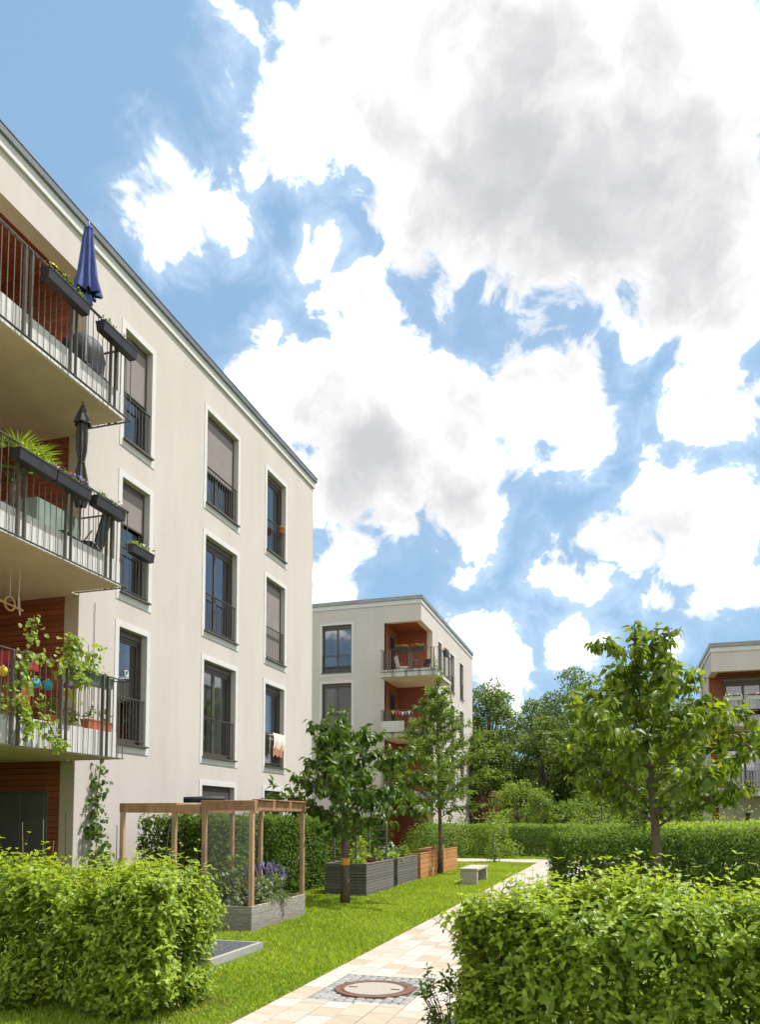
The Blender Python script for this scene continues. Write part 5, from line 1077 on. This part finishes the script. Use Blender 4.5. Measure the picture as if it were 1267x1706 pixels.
for (nm, y, z, mt, r, lab) in (('a', 9.24, 3.88, 'lantern_yellow', .075, 'yellow paper lantern at the left edge behind the vine'), ('b', 9.55, 3.90, 'lantern_purple', .08, 'purple paper lantern left of the green one'), ('c', 9.66, 3.84, 'lantern_green', .085, 'green paper lantern on the lowest balcony'), ('d', 9.90, 3.82, 'lantern_blue', .085, 'turquoise paper lantern next to the green one'), ('e', 10.18, 3.83, 'lantern_blue', .085, 'turquoise paper lantern furthest from the green one'), ('f', 10.66, 3.90, 'lantern_purple', .075, 'purple paper lantern above the yellow one'), ('g', 10.63, 3.78, 'lantern_yellow', .08, 'yellow paper lantern under the purple one')):
    ln_ = thing('paper_lantern', (-8.6, y, z), lab, 'lantern', 'paper lanterns on a string'); pr = [(r*math.sin(math.pi*k/12), -r*math.cos(math.pi*k/12)) for k in range(1, 12)]
    m = MB(); m.lathe([(a*(1 + .03*(i % 2)), b) for i, (a, b) in enumerate(pr)], 20, (-8.6, y, z)); m.build('shade', mt, ln_, smooth=True); MB().lathe([(.02, 0), (.02, .015)], 10, (-8.6, y, z+r)).build('collar', 'white_plastic', ln_)
tag(MB().tube([(-8.6, 8.8, 4.05), (-8.6, 9.6, 3.94), (-8.6, 10.2, 3.92), (-8.6, 10.7, 4.0), (-8.6, 11.5, 4.1)], .004, 4).build('lantern_string', 'stake_dark'), 'thin cord carrying the coloured paper lanterns', 'string')
cr_ = thing('plastic_crate', (-8.75, 9.62, 4.0), 'red plastic crate behind the vine on the lowest balcony', 'crate'); m = MB(); m.box(-8.9, -8.5, 9.3, 9.85, 3.98, 4.03); m.box(-8.53, -8.5, 9.3, 9.85, 4.03, 4.2); m.box(-8.9, -8.531, 9.3, 9.33, 4.03, 4.2); m.box(-8.9, -8.531, 9.82, 9.85, 4.03, 4.2); m.build('body', 'red_cloth', cr_)
for k in range(5): MB().box(-8.499, -8.494, 9.34 + k*.1, 9.39 + k*.1, 4.08, 4.17).build('slot', 'black', cr_)
MB().box(-8.75, -8.55, 9.4, 9.75, 3.0, 3.978).build('stand', 'red_wood', cr_)
rg = thing('gym_ring_swing', (-9.0, 9.75, 5.45), 'wooden gym ring hanging with a bar from the ceiling of the lowest loggia', 'swing'); m = MB(); pts = [(-9.0 + .0*math.cos(q), 9.76 + .105*math.sin(q), 5.06 + .105*math.cos(q)) for q in np.linspace(0, 2*math.pi, 25)]; m.tube(pts, .016, 8); m.build('ring', 'ring_wood', rg, smooth=True)
MB().tube([(-9.0, 9.3, 5.08), (-9.0, 10.04, 5.02)], .018, 8).build('bar', 'ring_wood', rg); MB().tube([(-9.0, 9.76, 5.17), (-9.0, 9.76, 5.77)], .006, 5).build('rope', 'rope', rg); MB().tube([(-9.0, 9.98, 4.93), (-9.01, 9.95, 5.1), (-9.0, 9.97, 5.77)], .009, 5).build('rope', 'rope', rg); MB().tube([(-9.01, 10.0, 4.95), (-9.0, 9.96, 5.2)], .008, 5).build('rope', 'rope', rg)
wt = thing('wire_trellis', (-8.4, 10.8, 3.3), 'thin wire plant support at the corner of the lowest balcony', 'trellis')
for y in (10.55, 10.72, 10.89): MB().tube([(-8.4, y, 3.35), (-8.4, y, 4.62)], .006, 5).build('wire', 'rail_metal', wt)
MB().tube([(-8.4, 10.46, 4.46), (-8.4, 11.02, 4.46), (-8.4, 11.08, 4.05)], .006, 5).build('wire', 'rail_metal', wt); MB().tube([(-8.4, 10.5, 4.05), (-8.4, 11.05, 4.3)], .005, 5).build('wire', 'rail_metal', wt)
bush('potted_plants', (-8.6, 10.5), .15, .5, .4, 220, 'mixed potted greenery standing behind the lowest balcony railing', 'leaf_mid', .07, T_BROAD, z0=3.2, cat='plants', nst=4)
hk = MB().lathe([(.05, -.008), (.062, -.008), (.062, .008), (.05, .008), (.05, -.008)], 24, (0, 0, 0), close=False).build('window_ornament', 'white_plastic'); hk.rotation_euler = (0, R(90), 0); hk.location = (-9.455, 13.45, 4.66); tag(hk, 'white ring ornament hanging on the window glass', 'ornament')
# blanket over window rail
tw_ = thing('blanket', (-9.33, 20.45, 4.15), 'cream and orange blanket draped over a window railing', 'blanket')
def drape(y0, y1, z0, z1, material, dx):
    m = MB(); ny_, nz_ = 14, 12; g_ = []
    for i in range(ny_+1):
        row = []
        for j in range(nz_+1):
            t = j/nz_; y = y0 + (y1-y0)*i/ny_; zz = z0 - (z0-z1)*t*(1 + .06*math.sin(i*1.1)); row.append((dx + .02*math.sin(i*.9 + t*2)*t + .03*math.sin(t*3), y + .02*math.sin(t*5+i), zz))
        g_.append(row)
    for i in range(ny_):
        for j in range(nz_): m.quad(g_[i][j], g_[i+1][j], g_[i+1][j+1], g_[i][j+1])
    return m.build('fold', material, tw_, smooth=True)
drape(20.1, 20.88, 4.165, 3.72, 'white_cloth', -9.285); drape(20.12, 20.76, 4.15, 3.52, 'orange_cloth', -9.305); drape(20.05, 20.85, 4.16, 3.6, 'white_cloth', -9.40)

# ------------------------------------------------------------------ balconies of the end block and the right block
for zf, xs, lab, fl in ((9.04, (-10.05, -9.25), 'on the top balcony of the end block', 'petal_red'),):
    for i, x in enumerate(xs): flower_box((x, 36.72, zf+.93), .68, 'x', ('left' if i == 0 else 'right') + ' dark green flower box with red blossoms ' + lab, flowers=((fl, 40, 0),), nleaf=160, lsize=.07, h=.22)
flower_box((-8.16, 38.3, 9.97), .8, 'y', 'dark flower box with red blossoms around the corner of the end block', flowers=(('petal_red', 40, 0),), nleaf=150, lsize=.07, h=.22)
flower_box((-9.15, 36.72, 6.95), .75, 'x', 'dark flower box with white blossoms on the second balcony of the end block', flowers=(('petal_white', 10, 0),), nleaf=90, h=.22)
garden_chair(-10.35, 38.0, 9.04, 2.2, 'white_cloth', 'white chair on the top balcony of the end block', back=.55); garden_chair(-9.4, 38.3, 9.04, -.6, 'black_cloth', 'black chair on the top balcony of the end block')
t2 = thing('balcony_table', (-9.85, 38.2, 9.04), 'small dark round table on the top balcony of the end block', 'table'); MB().lathe([(.36, .70), (.38, .72), (.36, .74)], 24, (-9.85, 38.2, 9.04)).build('top', 'black', t2); MB().tube([(-9.85, 38.2, 9.04), (-9.85, 38.2, 9.74)], .03, 8).build('leg', 'black', t2)
garden_chair(-9.8, 38.2, 6.02, .5, 'orange_wood', 'orange wooden chair on the second balcony of the end block', 'orange_wood'); garden_chair(-9.2, 38.4, 6.02, -.7, 'orange_wood', 'orange wooden chair nearer the corner of the second balcony', 'orange_wood')
bt = thing('bunting', (-10.0, 36.77, 7.05), 'string of coloured pennants along the second balcony of the end block', 'bunting'); MB().tube([(-10.6, 36.76, 7.1), (-10.0, 36.76, 7.0), (-9.4, 36.76, 7.06)], .006, 4).build('cord', 'rope', bt)
for i, mt in enumerate(('pennant_orange', 'pennant_red', 'pennant_red', 'pennant_white', 'pennant_blue', 'pennant_white', 'pennant_orange')):
    x = -10.52 + i*.165; z = 7.085 - .085*math.sin(math.pi*(i+.5)/7); m = MB(); m.quad((x-.07, 36.755, z), (x+.07, 36.755, z), (x, 36.75, z-.2)); m.quad((x-.07, 36.765, z), (x, 36.758, z-.2), (x+.07, 36.765, z)); m.build('pennant', mt, bt)
bush('potted_shrub', (-8.8, 38.6), .3, .3, 1.0, 260, 'tall potted plant in the corner of the top balcony of the end block', 'leaf_light', .08, z0=9.04, cat='plant'); bush('potted_rose', (-10.9, 37.2), .22, .25, 1.2, 260, 'climbing potted plant at the left end of the second balcony', 'leaf_mid', .07, z0=6.1, cat='plant'); bush('potted_rose', (-10.4, 37.2), .2, .2, .9, 160, 'small potted rose beside the bunting', 'leaf_mid', .07, z0=6.1, cat='plant')
pl_ = MB().bbox(-11.1, -9.95, 36.62, 36.79, 6.02, 6.55, .01).build('zinc_trough', 'concrete_edge'); tag(pl_, 'long grey trough at the left of the second balcony of the end block', 'trough')
for i, x in enumerate((4.9, 5.8)): flower_box((x, 36.62, 6.88), .7, 'x', ('pale' if i == 0 else 'pink-flowered') + ' flower box on the upper railing of the three-storey block', boxm='concrete_edge', flowers=(('petal_pink' if i else 'petal_white', 34, 0),), nleaf=120, lsize=.07, h=.16)
flower_box((6.6, 36.62, 6.88), .6, 'x', 'white-flowered box on the upper railing at the picture edge of the three-storey block', boxm='box_dark', flowers=(('petal_white', 30, 0),), nleaf=120, lsize=.07, h=.16)

# ------------------------------------------------------------------ antenna masts far behind
def mast(u, v_top, dist, label, panels):
    d = cam_dir(u, 1300); d = Vector((d.x, d.y, 0)).normalized(); x, y = d.x*dist, d.y*dist; e = cam_dir(u, v_top); zt = 1.7 + e.z/math.hypot(e.x, e.y)*dist
    root = thing('antenna_mast', (x, y, 0), label, 'antenna mast')
    for a in range(3): q = a*2.094; MB().tube([(x+.5*math.cos(q), y+.5*math.sin(q), 0), (x+.16*math.cos(q), y+.16*math.sin(q), zt-3)], .05, 6).build('leg', 'mast_steel', root)
    br = MB(); n = 34
    for i in range(n):
        z0, z1 = (zt-3)*i/n, (zt-3)*(i+1)/n; r0, r1 = .5 - .34*i/n, .5 - .34*(i+1)/n
        for a in range(3): q, q2 = a*2.094, (a+1)*2.094; br.tube([(x+r0*math.cos(q), y+r0*math.sin(q), z0), (x+r1*math.cos(q2), y+r1*math.sin(q2), z1)], .022, 4, cap=False)
    br.build('bracing', 'mast_steel', root); MB().tube([(x, y, zt-3.2), (x, y, zt)], [.09, .05], 8).build('top_pole', 'mast_steel', root)
    for k in range(panels):
        q = k*2.094 + .4; px, py = x+.55*math.cos(q), y+.55*math.sin(q); MB().bbox(px-.12, px+.12, py-.12, py+.12, zt-4.8, zt-2.6, .03).build('panel_antenna', 'mast_steel', root); MB().tube([(x, y, zt-3.6), (px, py, zt-3.6)], .03, 5).build('arm', 'mast_steel', root)
mast(1102, 1040, 95, 'taller steel antenna mast with panel antennas above the cherry crown', 3); mast(1066, 1090, 100, 'lower thin steel mast left of the taller one', 0)
